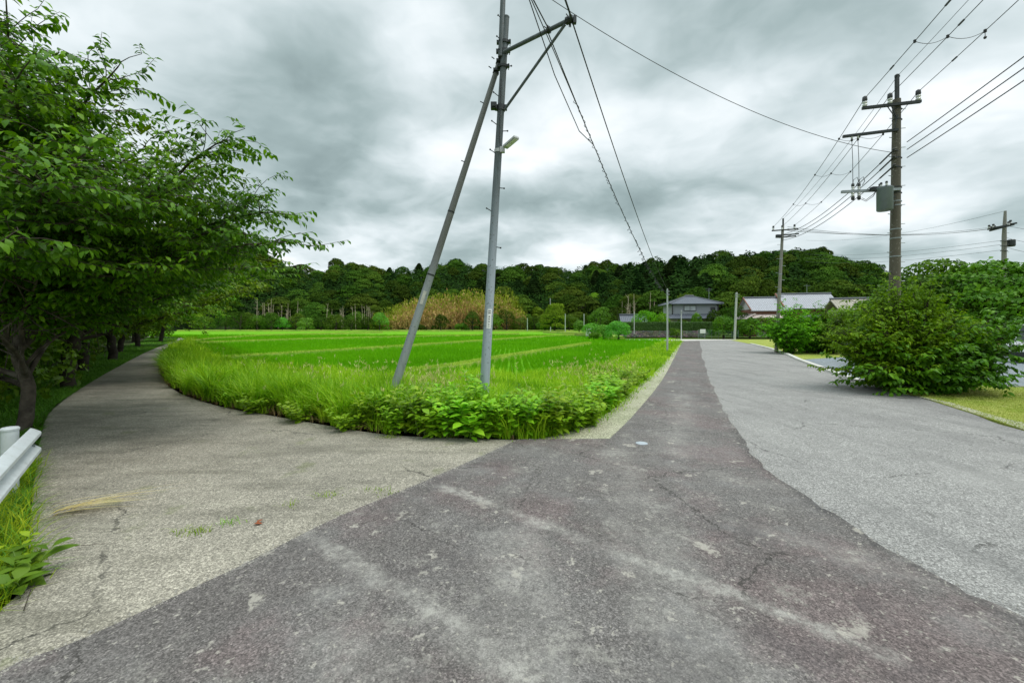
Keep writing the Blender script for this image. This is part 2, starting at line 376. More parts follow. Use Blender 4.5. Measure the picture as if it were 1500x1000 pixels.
def asphalt(name, base, alt, speck_lo, speck_hi, kind):
    m, t = mat(name); p = t.n('ShaderNodeTexCoord').outputs['Object']
    s_ = t.n('ShaderNodeSeparateXYZ', {0: p}); x, y = s_.outputs[0], s_.outputs[1]
    big = t.noise(p, 0.55, 5, 0.62); midn = t.noise(p, 2.3, 6, 0.65); fine = t.noise(p, 120, 2, 0.7); med = t.noise(p, 28, 4, .7)
    c = t.mix(t.sstep(big, 0.36, 0.64), base, alt)
    c = t.mix(t.math('MULTIPLY', t.sstep(midn, 0.35, 0.7), 0.35), c, tuple(v * 1.35 for v in base))
    # stones of the aggregate, each with its own tone, in two sizes
    st = t.voro(p, 130, 'Color'); st2 = t.voro(p, 70, 'Color')
    sv = t.n('ShaderNodeSeparateColor', {0: st}).outputs[0]; sv2 = t.n('ShaderNodeSeparateColor', {0: st2}).outputs[1]
    stones = t.math('ADD', t.math('MULTIPLY', sv, .65), t.math('MULTIPLY', sv2, .35))
    c = t.mix(1.0, c, t.ramp(stones, [(0.05, speck_lo), (0.5, .97), (0.85, speck_hi), (1.0, speck_hi * 1.35)]), 'MULTIPLY')
    c = t.mix(1.0, c, t.ramp(fine, [(0.3, .74), (0.5, 1.0), (0.72, 1.24)]), 'MULTIPLY')
    c = t.mix(1.0, c, t.ramp(med, [(0.3, .86), (0.5, 1.0), (0.7, 1.15)]), 'MULTIPLY')
    jit = t.noise(p, 3.5, 6, 0.7); brk = t.sstep(t.noise(p, 17, 5, .75), .38, .62)
    if kind == 'red':
        # reddish worn zones
        red = t.math('MULTIPLY', t.sstep(t.noise(t.vmath('ADD', p, (9.3, 2.1, 0)).outputs[0], 0.75, 6, 0.62), 0.46, 0.62), 0.45)
        c = t.mix(red, c, t.mix(1.0, c, (1.14, .88, .92), 'MULTIPLY'))
        # pale dust carried along the wheel tracks
        for a, b, w, am in [((-0.75, 4.35), (1.95, 2.13), .07, .66), ((-1.75, 3.4), (-.35, 2.35), .07, .6), ((-.35, 2.35), (.3, 1.75), .12, .5),
                            ((.05, 3.2), (.10, 1.5), .24, .42), ((.85, 3.6), (.72, 1.4), .12, .34), ((1.35, 5.5), (1.0, 1.3), .24, .32),
                            ((-.9, 2.2), (-.3, 1.5), .2, .42), ((0.3, 6.2), (2.9, 4.3), .12, .22), ((2.2, 5.6), (4.2, 10.0), .25, .35), ((1.9, 3.6), (3.1, 2.4), .12, .2)]:
            d = t.math('ADD', t.seg(x, y, a, b), t.math('MULTIPLY', t.math('SUBTRACT', jit, .5), .34))
            k = t.math('MULTIPLY', t.math('MULTIPLY', t.sstep(d, 0.0, w * 1.6, am * 1.15, 0.0), t.sstep(midn, .34, .60, .25, 1.0)), t.math('ADD', t.math('MULTIPLY', brk, .7), .3))
            c = t.mix(k, c, t.mix(1.0, (.40, .385, .35), t.ramp(fine, [(.3, .75), (.7, 1.25)]), 'MULTIPLY'))
        # tarry lip along the joint with the grey surface, and a thread of sand beside it
        for a, b, w, am in [(G(1078, 628), G(1100, 664), .10, .55), (G(1100, 664), G(1205, 744), .11, .75), (G(1205, 744), G(1290, 800), .07, .6), (G(1290, 800), G(1500, 915), .05, .5)]:
            d = t.math('ADD', t.seg(x, y, a, b), t.math('MULTIPLY', t.math('SUBTRACT', jit, .5), .16))
            c = t.mix(t.math('MULTIPLY', t.sstep(d, 0.0, w * 1.5, am, 0.0), t.math('ADD', t.math('MULTIPLY', brk, .4), .6)), c, (.05, .047, .047))
        # dried cement drops and bird marks of many sizes
        for sc_, th, am in [(1.25, .10, .6), (2.6, .085, .62), (6.5, .10, .55), (15.0, .13, .5)]:
            pw = t.vmath('ADD', p, t.vmath('SCALE', t.noise(p, sc_ * 4, 6, .7, 0, True), .75 / sc_).outputs[0]).outputs[0]
            d = t.voro(pw, sc_); rr = t.n('ShaderNodeSeparateColor', {0: t.voro(pw, sc_, 'Color')}).outputs[2]
            k = t.math('MULTIPLY', t.sstep(d, th * .35, th, am, 0.0), t.sstep(rr, .50, .60))
            c = t.mix(k, c, (.47, .44, .38))
        # broken pale crusts where dust has stuck
        pc = t.sstep(t.noise(t.vmath('ADD', p, (4.1, 7.7, 0)).outputs[0], 2.1, 9, .74), .53, .63)
        c = t.mix(t.math('MULTIPLY', t.math('MULTIPLY', pc, brk), .42), c, (.40, .385, .34))
        c = t.mix(t.math('MULTIPLY', t.sstep(t.noise(t.vmath('ADD', p, (14.1, 3.7, 0)).outputs[0], 1.1, 8, .72), .55, .64), .35), c, (.065, .058, .06))
        # faint grey film
        c = t.mix(t.math('MULTIPLY', t.sstep(t.noise(p, 1.4, 7, .7), .5, .72), .28), c, (.31, .305, .295))
    if kind in ('beige', 'red', 'grey'):
        # hairline cracks, only here and there
        pw = t.vmath('ADD', p, t.vmath('SCALE', t.noise(p, 2.2, 6, .7, 0, True), .55).outputs[0]).outputs[0]
        e = t.voro(pw, .55 if kind != 'beige' else .42, 'Distance', 1.0, 'DISTANCE_TO_EDGE')
        k = t.math('MULTIPLY', t.sstep(e, .002, .0075, .8, 0.0), t.sstep(t.noise(p, .8, 3, .5), .47, .55))
        c = t.mix(k, c, (.04, .037, .033))
    if kind == 'beige':
        sw = t.n('ShaderNodeMapping', {'Vector': p, 'Rotation': (0, 0, R(-20)), 'Scale': (.55, 2.6, 1)}).outputs[0]
        moss = t.math('MULTIPLY', t.sstep(t.noise(sw, .9, 6, .66), .46, .66), .42)
        c = t.mix(moss, c, (.085, .08, .058))
        c = t.mix(t.math('MULTIPLY', t.sstep(t.noise(sw, 2.2, 5, .7), .56, .7), .5), c, (.36, .34, .27))
        c = t.mix(t.math('MULTIPLY', t.sstep(t.noise(p, 1.7, 5, .6), .60, .68), .35), c, (.14, .17, .05))
    if kind == 'grey':
        sw = t.n('ShaderNodeMapping', {'Vector': p, 'Rotation': (0, 0, R(25)), 'Scale': (2.2, .28, 1)}).outputs[0]
        c = t.mix(t.math('MULTIPLY', t.sstep(t.noise(sw, .7, 6, .6), .48, .68), .45), c, (.16, .157, .15))
        # darker edge strip beside the lawn
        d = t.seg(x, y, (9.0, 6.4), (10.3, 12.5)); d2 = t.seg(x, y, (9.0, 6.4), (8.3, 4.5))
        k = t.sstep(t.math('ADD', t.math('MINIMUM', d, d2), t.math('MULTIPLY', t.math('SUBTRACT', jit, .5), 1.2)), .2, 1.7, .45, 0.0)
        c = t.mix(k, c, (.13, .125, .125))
        c = t.mix(t.math('MULTIPLY', t.sstep(t.noise(p, .35, 4, .6), .52, .66), .3), c, (.36, .35, .33))
    if kind == 'lot':
        c = t.mix(t.math('MULTIPLY', t.sstep(t.noise(p, .3, 4, .6), .5, .66), .4), c, (.19, .20, .20))
    b = t.n('ShaderNodeBsdfPrincipled', {'Base Color': c, 'Roughness': .88, 'Specular IOR Level': .3})
    h = t.math('ADD', t.math('MULTIPLY', t.voro(p, 95), .6), t.math('MULTIPLY', fine, .5))
    t.set(b.inputs['Normal'], t.n('ShaderNodeBump', {'Strength': .55, 'Distance': .006, 'Height': h}).outputs[0])
    out(t, b); return m
M['red_asphalt'] = asphalt('red_asphalt', (.116, .105, .099), (.150, .141, .134), .50, 1.6, 'red')
M['beige_asphalt'] = asphalt('beige_asphalt', (.30, .275, .225), (.225, .208, .17), .50, 1.65, 'beige')
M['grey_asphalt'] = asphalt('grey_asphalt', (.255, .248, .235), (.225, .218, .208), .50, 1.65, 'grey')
M['lot_gravel'] = asphalt('lot_gravel', (.17, .195, .215), (.21, .235, .25), .5, 1.7, 'lot')
M['kerb_stone'] = simple('kerb_stone', (.56, .55, .50), .85, 0, .12, 5, .2, .3, dirt=(.36, .35, .3))
M['pale_road'] = simple('pale_road', (.52, .50, .46), .9, 0, .08, 2)


def ground_mat(name, a, b, c_, sc=1.0, bump=.4, fine_=30.0):
    m, t = mat(name); p = t.n('ShaderNodeTexCoord').outputs['Object']
    c = t.mix(t.sstep(t.noise(p, .5 * sc, 5, .6), .38, .62), a, b)
    c = t.mix(t.sstep(t.noise(p, 2.2 * sc, 6, .7), .5, .68), c, c_)
    f = t.noise(p, fine_ * sc, 3, .7)
    c = t.mix(1.0, c, t.ramp(f, [(.3, .6), (.7, 1.4)]), 'MULTIPLY')
    s = t.n('ShaderNodeBsdfPrincipled', {'Base Color': c, 'Roughness': .95, 'Specular IOR Level': .15})
    t.set(s.inputs['Normal'], t.n('ShaderNodeBump', {'Strength': bump, 'Distance': .05, 'Height': f}).outputs[0])
    out(t, s); return m
M['ground'] = ground_mat('ground', (.07, .12, .02), (.10, .17, .025), (.14, .15, .05))
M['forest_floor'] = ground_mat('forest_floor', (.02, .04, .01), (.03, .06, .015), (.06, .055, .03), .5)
M['woodland_soil'] = ground_mat('woodland_soil', (.035, .05, .015), (.05, .08, .02), (.07, .06, .035))
M['lawn'] = ground_mat('lawn', (.24, .31, .045), (.33, .36, .08), (.42, .40, .14), 1.2, .6, 40)
M['paddy'] = ground_mat('paddy', (.12, .34, .003), (.15, .39, .004), (.10, .29, .004), .25, .3, 24)
M['bund'] = ground_mat('bund', (.22, .36, .05), (.34, .44, .07), (.38, .42, .12), .8)
M['verge_soil'] = ground_mat('verge_soil', (.12, .20, .03), (.18, .26, .04), (.24, .23, .09))
M['gravel'] = asphalt('gravel', (.34, .33, .24), (.26, .27, .17), .4, 1.9, 'gravel')


def wall_mat(name, col, sx=0.0, sz=0.0, rough=.8, var=.1, gap=.6):
    m, t = mat(name); p = t.n('ShaderNodeTexCoord').outputs['Object']
    c = t.mix(t.noise(p, 1.5, 5, .6), tuple(v * (1 - var) for v in col), tuple(v * (1 + var) for v in col))
    s_ = t.n('ShaderNodeSeparateXYZ', {0: p})
    for axis, per in ((0, sx), (2, sz)):
        if per:
            k = t.math('FRACT', t.math('DIVIDE', s_.outputs[axis], per))
            c = t.mix(t.math('MULTIPLY', t.math('LESS_THAN', k, .09), gap), c, tuple(v * .4 for v in col))
    out(t, t.n('ShaderNodeBsdfPrincipled', {'Base Color': c, 'Roughness': rough})); return m
M['wall_grey'] = wall_mat('wall_grey', (.36, .38, .41), 0, .45, .8, .08, .25)
M['wall_white'] = wall_mat('wall_white', (.66, .65, .62))
M['wall_brown'] = wall_mat('wall_brown', (.23, .105, .065), .28, 0, .85, .25, .5)
M['wall_cream'] = wall_mat('wall_cream', (.50, .47, .40))
M['wood_dark'] = wall_mat('wood_dark', (.05, .035, .028))
M['frame_dark'] = simple('frame_dark', (.035, .03, .03), .5)
M['frame_white'] = simple('frame_white', (.7, .7, .7), .5)
M['glass'] = simple('glass', (.50, .54, .56), .15, 0, .2, 1)
M['glass_dark'] = simple('glass_dark', (.05, .06, .065), .12, 0, .2, 1)


def tile_mat(name, col, rough=.45, spec=.5):
    m, t = mat(name); uv = t.n('ShaderNodeUVMap').outputs[0]
    s_ = t.n('ShaderNodeSeparateXYZ', {0: uv})
    u = t.math('FRACT', t.math('DIVIDE', s_.outputs[0], .30)); v = t.math('FRACT', t.math('DIVIDE', s_.outputs[1], .27))
    wav = t.math('SINE', t.math('MULTIPLY', u, 6.2832))
    g = t.n('ShaderNodeTexCoord').outputs['Object']
    c = t.mix(t.noise(g, 2, 5, .65), tuple(x * .75 for x in col), tuple(x * 1.2 for x in col))
    c = t.mix(t.math('MULTIPLY', t.math('LESS_THAN', v, .14), .5), c, tuple(x * .4 for x in col))
    c = t.mix(t.math('MULTIPLY', t.math('LESS_THAN', u, .12), .4), c, tuple(x * .4 for x in col))
    b = t.n('ShaderNodeBsdfPrincipled', {'Base Color': c, 'Roughness': rough, 'Specular IOR Level': spec})
    t.set(b.inputs['Normal'], t.n('ShaderNodeBump', {'Strength': .6, 'Distance': .04, 'Height': t.math('ADD', wav, v)}).outputs[0])
    out(t, b); return m
M['tile_dark'] = tile_mat('tile_dark', (.10, .115, .145))
M['tile_silver'] = tile_mat('tile_silver', (.38, .39, .43), .5)
M['tile_red'] = tile_mat('tile_red', (.36, .17, .14))
M['roof_pink'] = tile_mat('roof_pink', (.60, .50, .46))
M['roof_tan'] = tile_mat('roof_tan', (.36, .33, .26))


def stone_mat():
    m, t = mat('stone_wall'); p = t.n('ShaderNodeTexCoord').outputs['Object']
    sp_ = t.n('ShaderNodeMapping', {'Vector': p, 'Scale': (1, 1, 1.3)}).outputs[0]
    c = t.mix(.55, (.24, .19, .15), t.voro(sp_, 2.4, 'Color', dim='3D'), 'OVERLAY')
    c = t.n('ShaderNodeHueSaturation', {'Saturation': .45, 'Value': .9, 'Color': c}).outputs[0]
    e = t.voro(sp_, 2.4, 'Distance', 1.0, 'DISTANCE_TO_EDGE', '3D')
    c = t.mix(t.sstep(e, .0, .06, .85, 0), c, (.03, .028, .02))
    c = t.mix(t.sstep(t.noise(p, .8, 5, .6), .5, .65, 0, .6), c, (.07, .10, .03))
    b = t.n('ShaderNodeBsdfPrincipled', {'Base Color': c, 'Roughness': .95})
    t.set(b.inputs['Normal'], t.n('ShaderNodeBump', {'Strength': .8, 'Distance': .1, 'Height': t.sstep(e, 0, .15)}).outputs[0])
    out(t, b); return m
M['stone_wall'] = stone_mat()


def paint(name, col):
    m, t = mat(name)
    out(t, t.n('ShaderNodeBsdfPrincipled', {'Base Color': col, 'Roughness': .3, 'Coat Weight': .6, 'Coat Roughness': .08})); return m
M['car_white'] = paint('car_white', (.72, .73, .74)); M['car_silver'] = paint('car_silver', (.42, .44, .46)); M['car_dark'] = paint('car_dark', (.05, .055, .07))
M['tyre'] = simple('tyre', (.02, .02, .02), .85); M['rim'] = simple('rim', (.45, .46, .47), .3, .8, .05)
M['light_red'] = simple('light_red', (.45, .02, .02), .2, 0, .05); M['light_clear'] = simple('light_clear', (.7, .72, .74), .1, 0, .05)
M['net_green'] = simple('net_green', (.10, .26, .17), .6)

# ------------------------------------------------------------------ the ground and the roads
def gp(lst, z=0.0): return [G(a, b, z) for a, b in lst]

slab('ground', [(-1500, -1500), (1500, -1500), (1500, 1500), (-1500, 1500)], -0.16, .5, M['ground'])

# edge between the beige path and the red-brown tarmac, the road's edges, the kerb of the lot
seam = [(-2.75, 0.6), (-2.62, 1.45)] + gp([(0, 982), (120, 935), (322, 842), (372, 818), (498, 755), (620, 705), (760, 643)])
path_right = gp([(760, 643), (700, 641), (575, 636), (480, 622), (400, 608), (340, 598), (300, 588), (262, 574), (240, 556), (234, 532), (244, 512), (262, 502), (285, 497.5), (292, 495)])
path_left = [(-2.9, 0.2), (-2.95, 1.6)] + gp([(36, 860), (42, 790), (50, 700), (60, 640), (78, 598), (130, 561), (172, 537), (215, 515), (240, 505), (258, 498), (262, 493)])
far_end = [(-62, 66), (-74, 70), (-92, 72)]
pr = [tuple(p) for p in catmull(path_right, 5)]; pl = [tuple(p) for p in catmull(path_left, 5)]
ring = [tuple(p) for p in catmull(seam, 4)] + pr[1:] + [(-60, 62), (-80, 64), (-100, 64), (-100, 68), (-80, 68.5), (-62, 67)] + pl[::-1]
slab('path', ring, -0.012, .10, M['beige_asphalt'])

red_right = [(2.95, .2), (2.95, 1.2)] + gp([(1500, 903), (1400, 860), (1280, 790), (1205, 742), (1130, 692), (1098, 662), (1087, 640), (1068, 612), (1055, 588), (1042, 562), (1036, 545), (1030, 525), (1027, 508), (1025.5, 499)])
red_left = gp([(760, 643), (893, 642), (915, 621), (932, 603), (960, 570), (975, 548), (986, 527), (996, 507), (1000.5, 499)])
rr_ = [tuple(p) for p in catmull(red_right, 5)]; rl_ = [red_left[0]] + [tuple(p) for p in catmull(red_left[1:], 5)]
rg = random.Random(4)
_i = min(range(len(rr_)), key=lambda i: math.dist(rr_[i], G(1100, 664)))
rr_ = [(x + rg.uniform(-.022, .022) * (1 + y * .10), y) for x, y in rr_]
slab('road', [tuple(p) for p in catmull(seam, 4)] + rl_[1:] + rr_[::-1], 0.0, .10, M['red_asphalt'])
grey_right = [(8.6, .2), (8.6, 4.6)] + gp([(1500, 630), (1420, 604), (1350, 582), (1290, 568), (1262, 561), (1240, 554), (1205, 541), (1170, 528), (1150, 518), (1127, 510.5), (1100, 504), (1078, 499.5), (1066, 497.5)])
gr_ = [tuple(p) for p in catmull(grey_right, 4)]
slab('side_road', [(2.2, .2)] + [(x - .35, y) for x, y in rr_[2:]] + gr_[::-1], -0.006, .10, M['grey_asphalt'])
fe = rl_[-1]; fe2 = gr_[-1]
slab('cross_road', [(14.2, fe[1] + 3.0), (fe[0], fe[1] - .5), (fe2[0] + 1, fe2[1] - .5), (fe2[0] + 1, fe2[1] + .8), (fe[0] + 3, fe[1] + 4.5), (fe[0] - 2, fe[1] + 5), (14.2, fe[1] + 4.5)], 0.02, .1, M['pale_road'])

# right side: the lot, the lawns and the kerbs
lot_near = gp([(1500, 568), (1420, 565), (1330, 566), (1290, 566), (1240, 553), (1172, 527)])
lawn_far = [G(1066, 497.2), G(1100, 503.6), G(1150, 517.5), G(1172, 526.5), G(1230, 523), (24.5, 23.5), (45, 24.5), (60, 50), (45, 50.5), G(1063, 497.0)]
slab('parking_lot', lot_near + [G(1172, 526.5), G(1230, 523), (24.5, 23.5), (45, 24.5), (50, 14), (30, 9.5)], -0.004, .10, M['lot_gravel'])
slab('far_lawn', lawn_far, 0.0, .10, M['lawn'])
near_lawn_ring = gr_[:18] + gp([(1285, 566), (1330, 565.5), (1420, 564.5), (1500, 567.5)]) + [(30, 9.4), (30, 0.2)]
NL = [(8.6, .2)] + gp([(1500, 630), (1420, 604), (1350, 582), (1284, 566.8), (1330, 565.5), (1420, 564.5), (1500, 567.5)]) + [(30, 9.4), (30, .2)]
slab('near_lawn', NL, 0.01, .10, M['lawn'])

def strip(name, pts, w, z, h, matn, label=None, cat=None, kind=None):
    mb = MB(); pts = [Vector((p[0], p[1], 0)) for p in pts]; V = []; F = []
    for i, p in enumerate(pts):
        d = (pts[min(i + 1, len(pts) - 1)] - pts[max(i - 1, 0)]).normalized(); s = Vector((-d.y, d.x, 0)) * w / 2
        V += [p + s + Vector((0, 0, z)), p - s + Vector((0, 0, z)), p - s * .9 + Vector((0, 0, z + h)), p + s * .9 + Vector((0, 0, z + h))]
    for i in range(len(pts) - 1):
        a, b = i * 4, i * 4 + 4
        for k in range(4): F.append((a + k, a + (k + 1) % 4, b + (k + 1) % 4, b + k))
    F.append((0, 3, 2, 1)); e = len(V) - 4; F.append((e, e + 1, e + 2, e + 3))
    mb.add(V, F); o = mb.obj(name, M[matn]); return tag(o, label, cat, kind=kind)
strip('kerb', gp([(1292, 567.5), (1262, 560), (1240, 553), (1205, 540), (1170, 527), (1150, 517.5), (1126, 510), (1100, 503.7)]), .22, -.05, .12, 'kerb_stone', kind='structure')
strip('footpath', gp([(1500, 567), (1420, 564), (1330, 565)]) + [], .12, -.05, .09, 'concrete', kind='structure')

# gravel shoulder between the weeds and the road
sh_left = gp([(790, 641.9), (842, 628), (880, 610), (908, 590), (940, 560), (962, 542), (978, 524), (993, 506), (998.5, 499)])
sh = [tuple(p) for p in catmull(sh_left, 4)]
slab('shoulder', sh + [(x + .10, y) for x, y in rl_[1:]][::-1], -0.010, .08, M['gravel'])

# the paddy, its bunds, the rough verge round it
inner = gp([(282, 503), (300, 512), (318, 524), (350, 533), (450, 541), (540, 546), (640, 549), (720, 549), (790, 546), (850, 538), (905, 524), (950, 508), (985, 495.5)])
FIELD = inner + [(17.5, 50.5), (13, 49), (14.5, 62), (6, 70), (18, 100), (30, 128), (-50, 140), (-108, 140), (-100, 90), (-60, 68), (-58, 66), (-46, 57)]
slab('paddy', FIELD, -0.03, .06, M['paddy'])
VERGE = pr + [tuple(p) for p in inner] + [sh[-1]] + sh[::-1]
slab('verge', [(x, y) for x, y in VERGE], -0.05, .05, M['verge_soil'])
bunds = [gp([(292, 504), (400, 500), (530, 496), (689, 492), (760, 489.5)]), gp([(330, 528), (430, 521), (530, 514), (704, 501), (790, 494.5), (840, 491)]),
         gp([(600, 549), (656, 543), (715, 531.6), (790, 518), (863, 505)]), [(-104, 128), (-60, 124), (0, 118), (26, 116)], [(-104, 138), (-40, 137), (28, 130)],
         gp([(800, 487.5), (870, 491), (905, 497)]), gp([(284, 501), (330, 496), (420, 491), (560, 487.5)])]
for b in bunds:
    bb = [tuple(p) for p in catmull(b, 5)]
    far = b[0][1] > 80
    strip('bund', bb, .42 if not far else 1.8, -.1, .30 if not far else .5, 'bund', kind='structure')

def shoulder_pts(line, n, spread, r_):
    """random points along a polyline"""
    L = np.array(line); seg = np.linalg.norm(np.diff(L, axis=0), axis=1); cum = np.concatenate([[0], np.cumsum(seg)])
    t = r_.uniform(0, cum[-1], n); i = np.clip(np.searchsorted(cum, t) - 1, 0, len(seg) - 1); f = (t - cum[i]) / seg[i]
    p = L[i] + (L[i + 1] - L[i]) * f[:, None]; return p + r_.normal(0, spread, (n, 2))

# ------------------------------------------------------------------ grass, rice
def stuff_mesh(name, V, F, matn, a=None, label=None, cat=None):
    o = link(name, mesh_np(name, V, F, M[matn], a)); return tag(o, label, cat, kind='stuff')

def rice():
    r_ = np.random.default_rng(3); FA = np.array(FIELD)
    n = 70000
    Z = np.exp(r_.uniform(np.log(10.5), np.log(75), n)); X = r_.uniform(-1.35, .5, n) * Z
    ok = inpoly(X, Z, FIELD); X, Z = X[ok], Z[ok]
    # transplanted in rows
    k = Z < 30; row = .30; X[k] = np.round(X[k] / row) * row + r_.normal(0, .035, k.sum())
    per = 6; x = np.repeat(X, per) + r_.normal(0, .035, len(X) * per); y = np.repeat(Z, per) + r_.normal(0, .035, len(X) * per)
    s_ = 1 + np.clip(y - 15, 0, 60) * .035
    V, F, a = blades(x, y, r_.uniform(.24, .32, len(x)), .011 * s_ * 1.2, r_.uniform(.1, .5, len(x)), -.03, segs=2, r_=r_)
    stuff_mesh('rice_plants', V, F, 'rice', a, 'bright green young rice filling the flooded paddy fields', 'rice')
rice()

def rough_grass():
    r_ = np.random.default_rng(5)
    xs = np.array([p[0] for p in VERGE]); ys = np.array([p[1] for p in VERGE])
    n = 260000
    Z = np.exp(r_.uniform(np.log(6.0), np.log(60), n)); X = r_.uniform(-1.1, .46, n) * Z
    ok = inpoly(X, Z, VERGE); X, Z = X[ok], Z[ok]
    # distance to the path edge: tall arching grass there, shorter inside
    E = np.array(pr); d = np.full(len(X), 9.9)
    for i in range(0, len(E) - 1):
        a, b = E[i], E[i + 1]; ab = b - a; t = np.clip(((X - a[0]) * ab[0] + (Z - a[1]) * ab[1]) / (ab @ ab + 1e-9), 0, 1)
        d = np.minimum(d, np.hypot(X - a[0] - t * ab[0], Z - a[1] - t * ab[1]))
    lump = np.sin(X * 2.1 + 1.3 * np.sin(Z * 1.7)) * np.sin(Z * 1.9 + X * .6) * .5 + .5
    lump2 = np.sin(X * .8 + 2 + np.sin(Z * .9)) * .5 + .5
    rightside = X > (-.2 + .0 * Z)
    h = np.where(d < 1.6, r_.uniform(.50, 1.02, len(X)), r_.uniform(.24, .58, len(X))) * (.48 + .70 * lump) * (.8 + .25 * lump2)
    h = np.where(X > .0, h * .72, h) * np.where(d < .25, .65, 1)
    ln = np.where(d < .9, r_.uniform(.2, .9, len(X)), r_.uniform(.15, .8, len(X)))
    w = .0165 + Z * .0006
    rag = .10 + .10 * np.sin(X * 7.3 + Z * 2) + .08 * np.sin(X * 17.1)
    keep = (r_.uniform(0, 1, len(X)) < np.clip(.60 + .4 * lump, 0, 1)) & ((d > rag) | (X > .1)); X, Z, h, ln, w, lump, d, lump2 = [q[keep] for q in (X, Z, h, ln, w, lump, d, lump2)]
    V, F, a = blades(X, Z, h, w, ln, -.05, segs=3, r_=r_)
    print('rough grass blades', len(X))
    stuff_mesh('grass', V, F, 'grass', a, 'rough bright green grass on the verge round the paddy corner', 'grass')
    # arching clumps along the path edge
    c = shoulder_pts(pr[:46], 260, 0, r_); nx = c[:, 0] + r_.uniform(.05, .9, 260) * .25; ny = c[:, 1] + r_.uniform(.12, 1.1, 260); k = 55
    X = np.repeat(nx, k) + r_.normal(0, .05, 260 * k); Z = np.repeat(ny, k) + r_.normal(0, .05, 260 * k); hh = np.repeat(r_.uniform(.55, 1.0, 260), k) * r_.uniform(.7, 1.1, 260 * k)
    ok = inpoly(X, Z, VERGE) & (X < .2); X, Z, hh = X[ok], Z[ok], hh[ok]
    V, F, a = blades(X, Z, hh, .022 + Z * .0006, r_.uniform(.2, .95, len(X)), -.05, segs=4, r_=r_)
    stuff_mesh('grass', V, F, 'tall_grass', a, 'tall arching clumps of fresh green grass along the path edge', 'grass')
    # dead brown thatch low down along the edge
    c = shoulder_pts(pr[:60], 5200, .0, r_); X = c[:, 0] + r_.normal(.02, .06, 5200); Z = c[:, 1] + r_.uniform(-.02, .25, 5200); g = np.sin(X * 5.1) + np.sin(X * 12.7 + 1) > -.1; X, Z = X[g], Z[g]
    V, F, a = blades(X, Z, r_.uniform(.08, .34, len(X)), .010, r_.uniform(.6, 1.8, len(X)), -.03, segs=3, r_=r_)
    stuff_mesh('dry_grass', V, F, 'thatch', a, 'dead brown grass thatch at the foot of the verge along the path', 'dry grass')
    # dry seed-heads mixed into it
    m = 16000
    Z = np.exp(r_.uniform(np.log(6.3), np.log(32), m)); X = r_.uniform(-1.1, .46, m) * Z
    px = 750 + X / Z * 600; py = 477 + 1.7 * 600 / Z
    prob = .01 + .45 * np.exp(-((px - 610) / 60) ** 2 - ((py - 590) / 22) ** 2) + .5 * np.exp(-((px - 900) / 75) ** 2 - ((py - 566) / 16) ** 2) + .15 * np.exp(-((px - 430) / 140) ** 2 - ((py - 566) / 12) ** 2)
    ok = inpoly(X, Z, VERGE) & (r_.uniform(0, 1, m) < prob); X, Z = X[ok], Z[ok]
    V, F, a = blades(X, Z, r_.uniform(.35, .70, len(X)), .006 + Z * .0005, r_.uniform(.1, .7, len(X)), -.05, segs=3, r_=r_)
    # seed tassels at the tops
    k = len(X); tx = X + r_.normal(0, .05, k); tz = r_.uniform(.30, .62, k)
    B = np.stack([tx, Z + r_.normal(0, .05, k), tz], 1); B = np.repeat(B, 4, 0) + r_.normal(0, .02, (k * 4, 3))
    D = np.stack([r_.normal(0, .5, k * 4), r_.normal(0, .5, k * 4), np.full(k * 4, 1.0)], 1)
    V2, F2 = leaves(B, D, r_.normal(0, 1, (k * 4, 3)), r_.uniform(.06, .13, k * 4), .022)
    stuff_mesh('dry_grass', np.concatenate([V, V2]), [F[0], np.concatenate([F[1], F2 + len(V)])], 'dry_grass',
               np.concatenate([a, r_.uniform(.3, 1, len(F2))]), 'straw coloured seed heads standing among the green verge grass', 'dry grass')
M['thatch'] = foliage('thatch', (.14, .10, .04), (.27, .20, .08), (.42, .35, .16), .2, .8, .1)
M['tall_grass'] = foliage('tall_grass', (.08, .25, .005), (.24, .50, .010), (.50, .72, .06), .42, .5, .2)
rough_grass()

def bund_grass():
    r_ = np.random.default_rng(6); Xs = []
    for b in bunds:
        bb = [tuple(p) for p in catmull(b, 5)]; L = sum(math.dist(bb[i], bb[i + 1]) for i in range(len(bb) - 1))
        Xs.append(shoulder_pts(bb, int(min(9000, L * 300)), .10, r_))
    p = np.concatenate(Xs)
    V, F, a = blades(p[:, 0], p[:, 1], r_.uniform(.08, .16, len(p)), .012 + p[:, 1] * .0009, r_.uniform(.2, .9, len(p)), .18, segs=2, r_=r_)
    stuff_mesh('bund_grass', V, F, 'light_grass', a, 'pale yellow green grass growing on the low paddy bunds', 'grass')
M['light_grass'] = foliage('light_grass', (.24, .42, .03), (.38, .56, .06), (.52, .66, .12), 0.3, 0.6, 0.2)
bund_grass()

# left roadside: verge strip between the path and the trees
bank_edge = [(x - .05, y) for x, y in pl]
BANK = bank_edge + [(-64, 68), (-64, 60), (-44, 40), (-30, 22), (-20, 11), (-12, 3), (-8, .2)]
slab('bank', [(p[0], p[1]) for p in BANK], -0.06, .1, M['woodland_soil'])

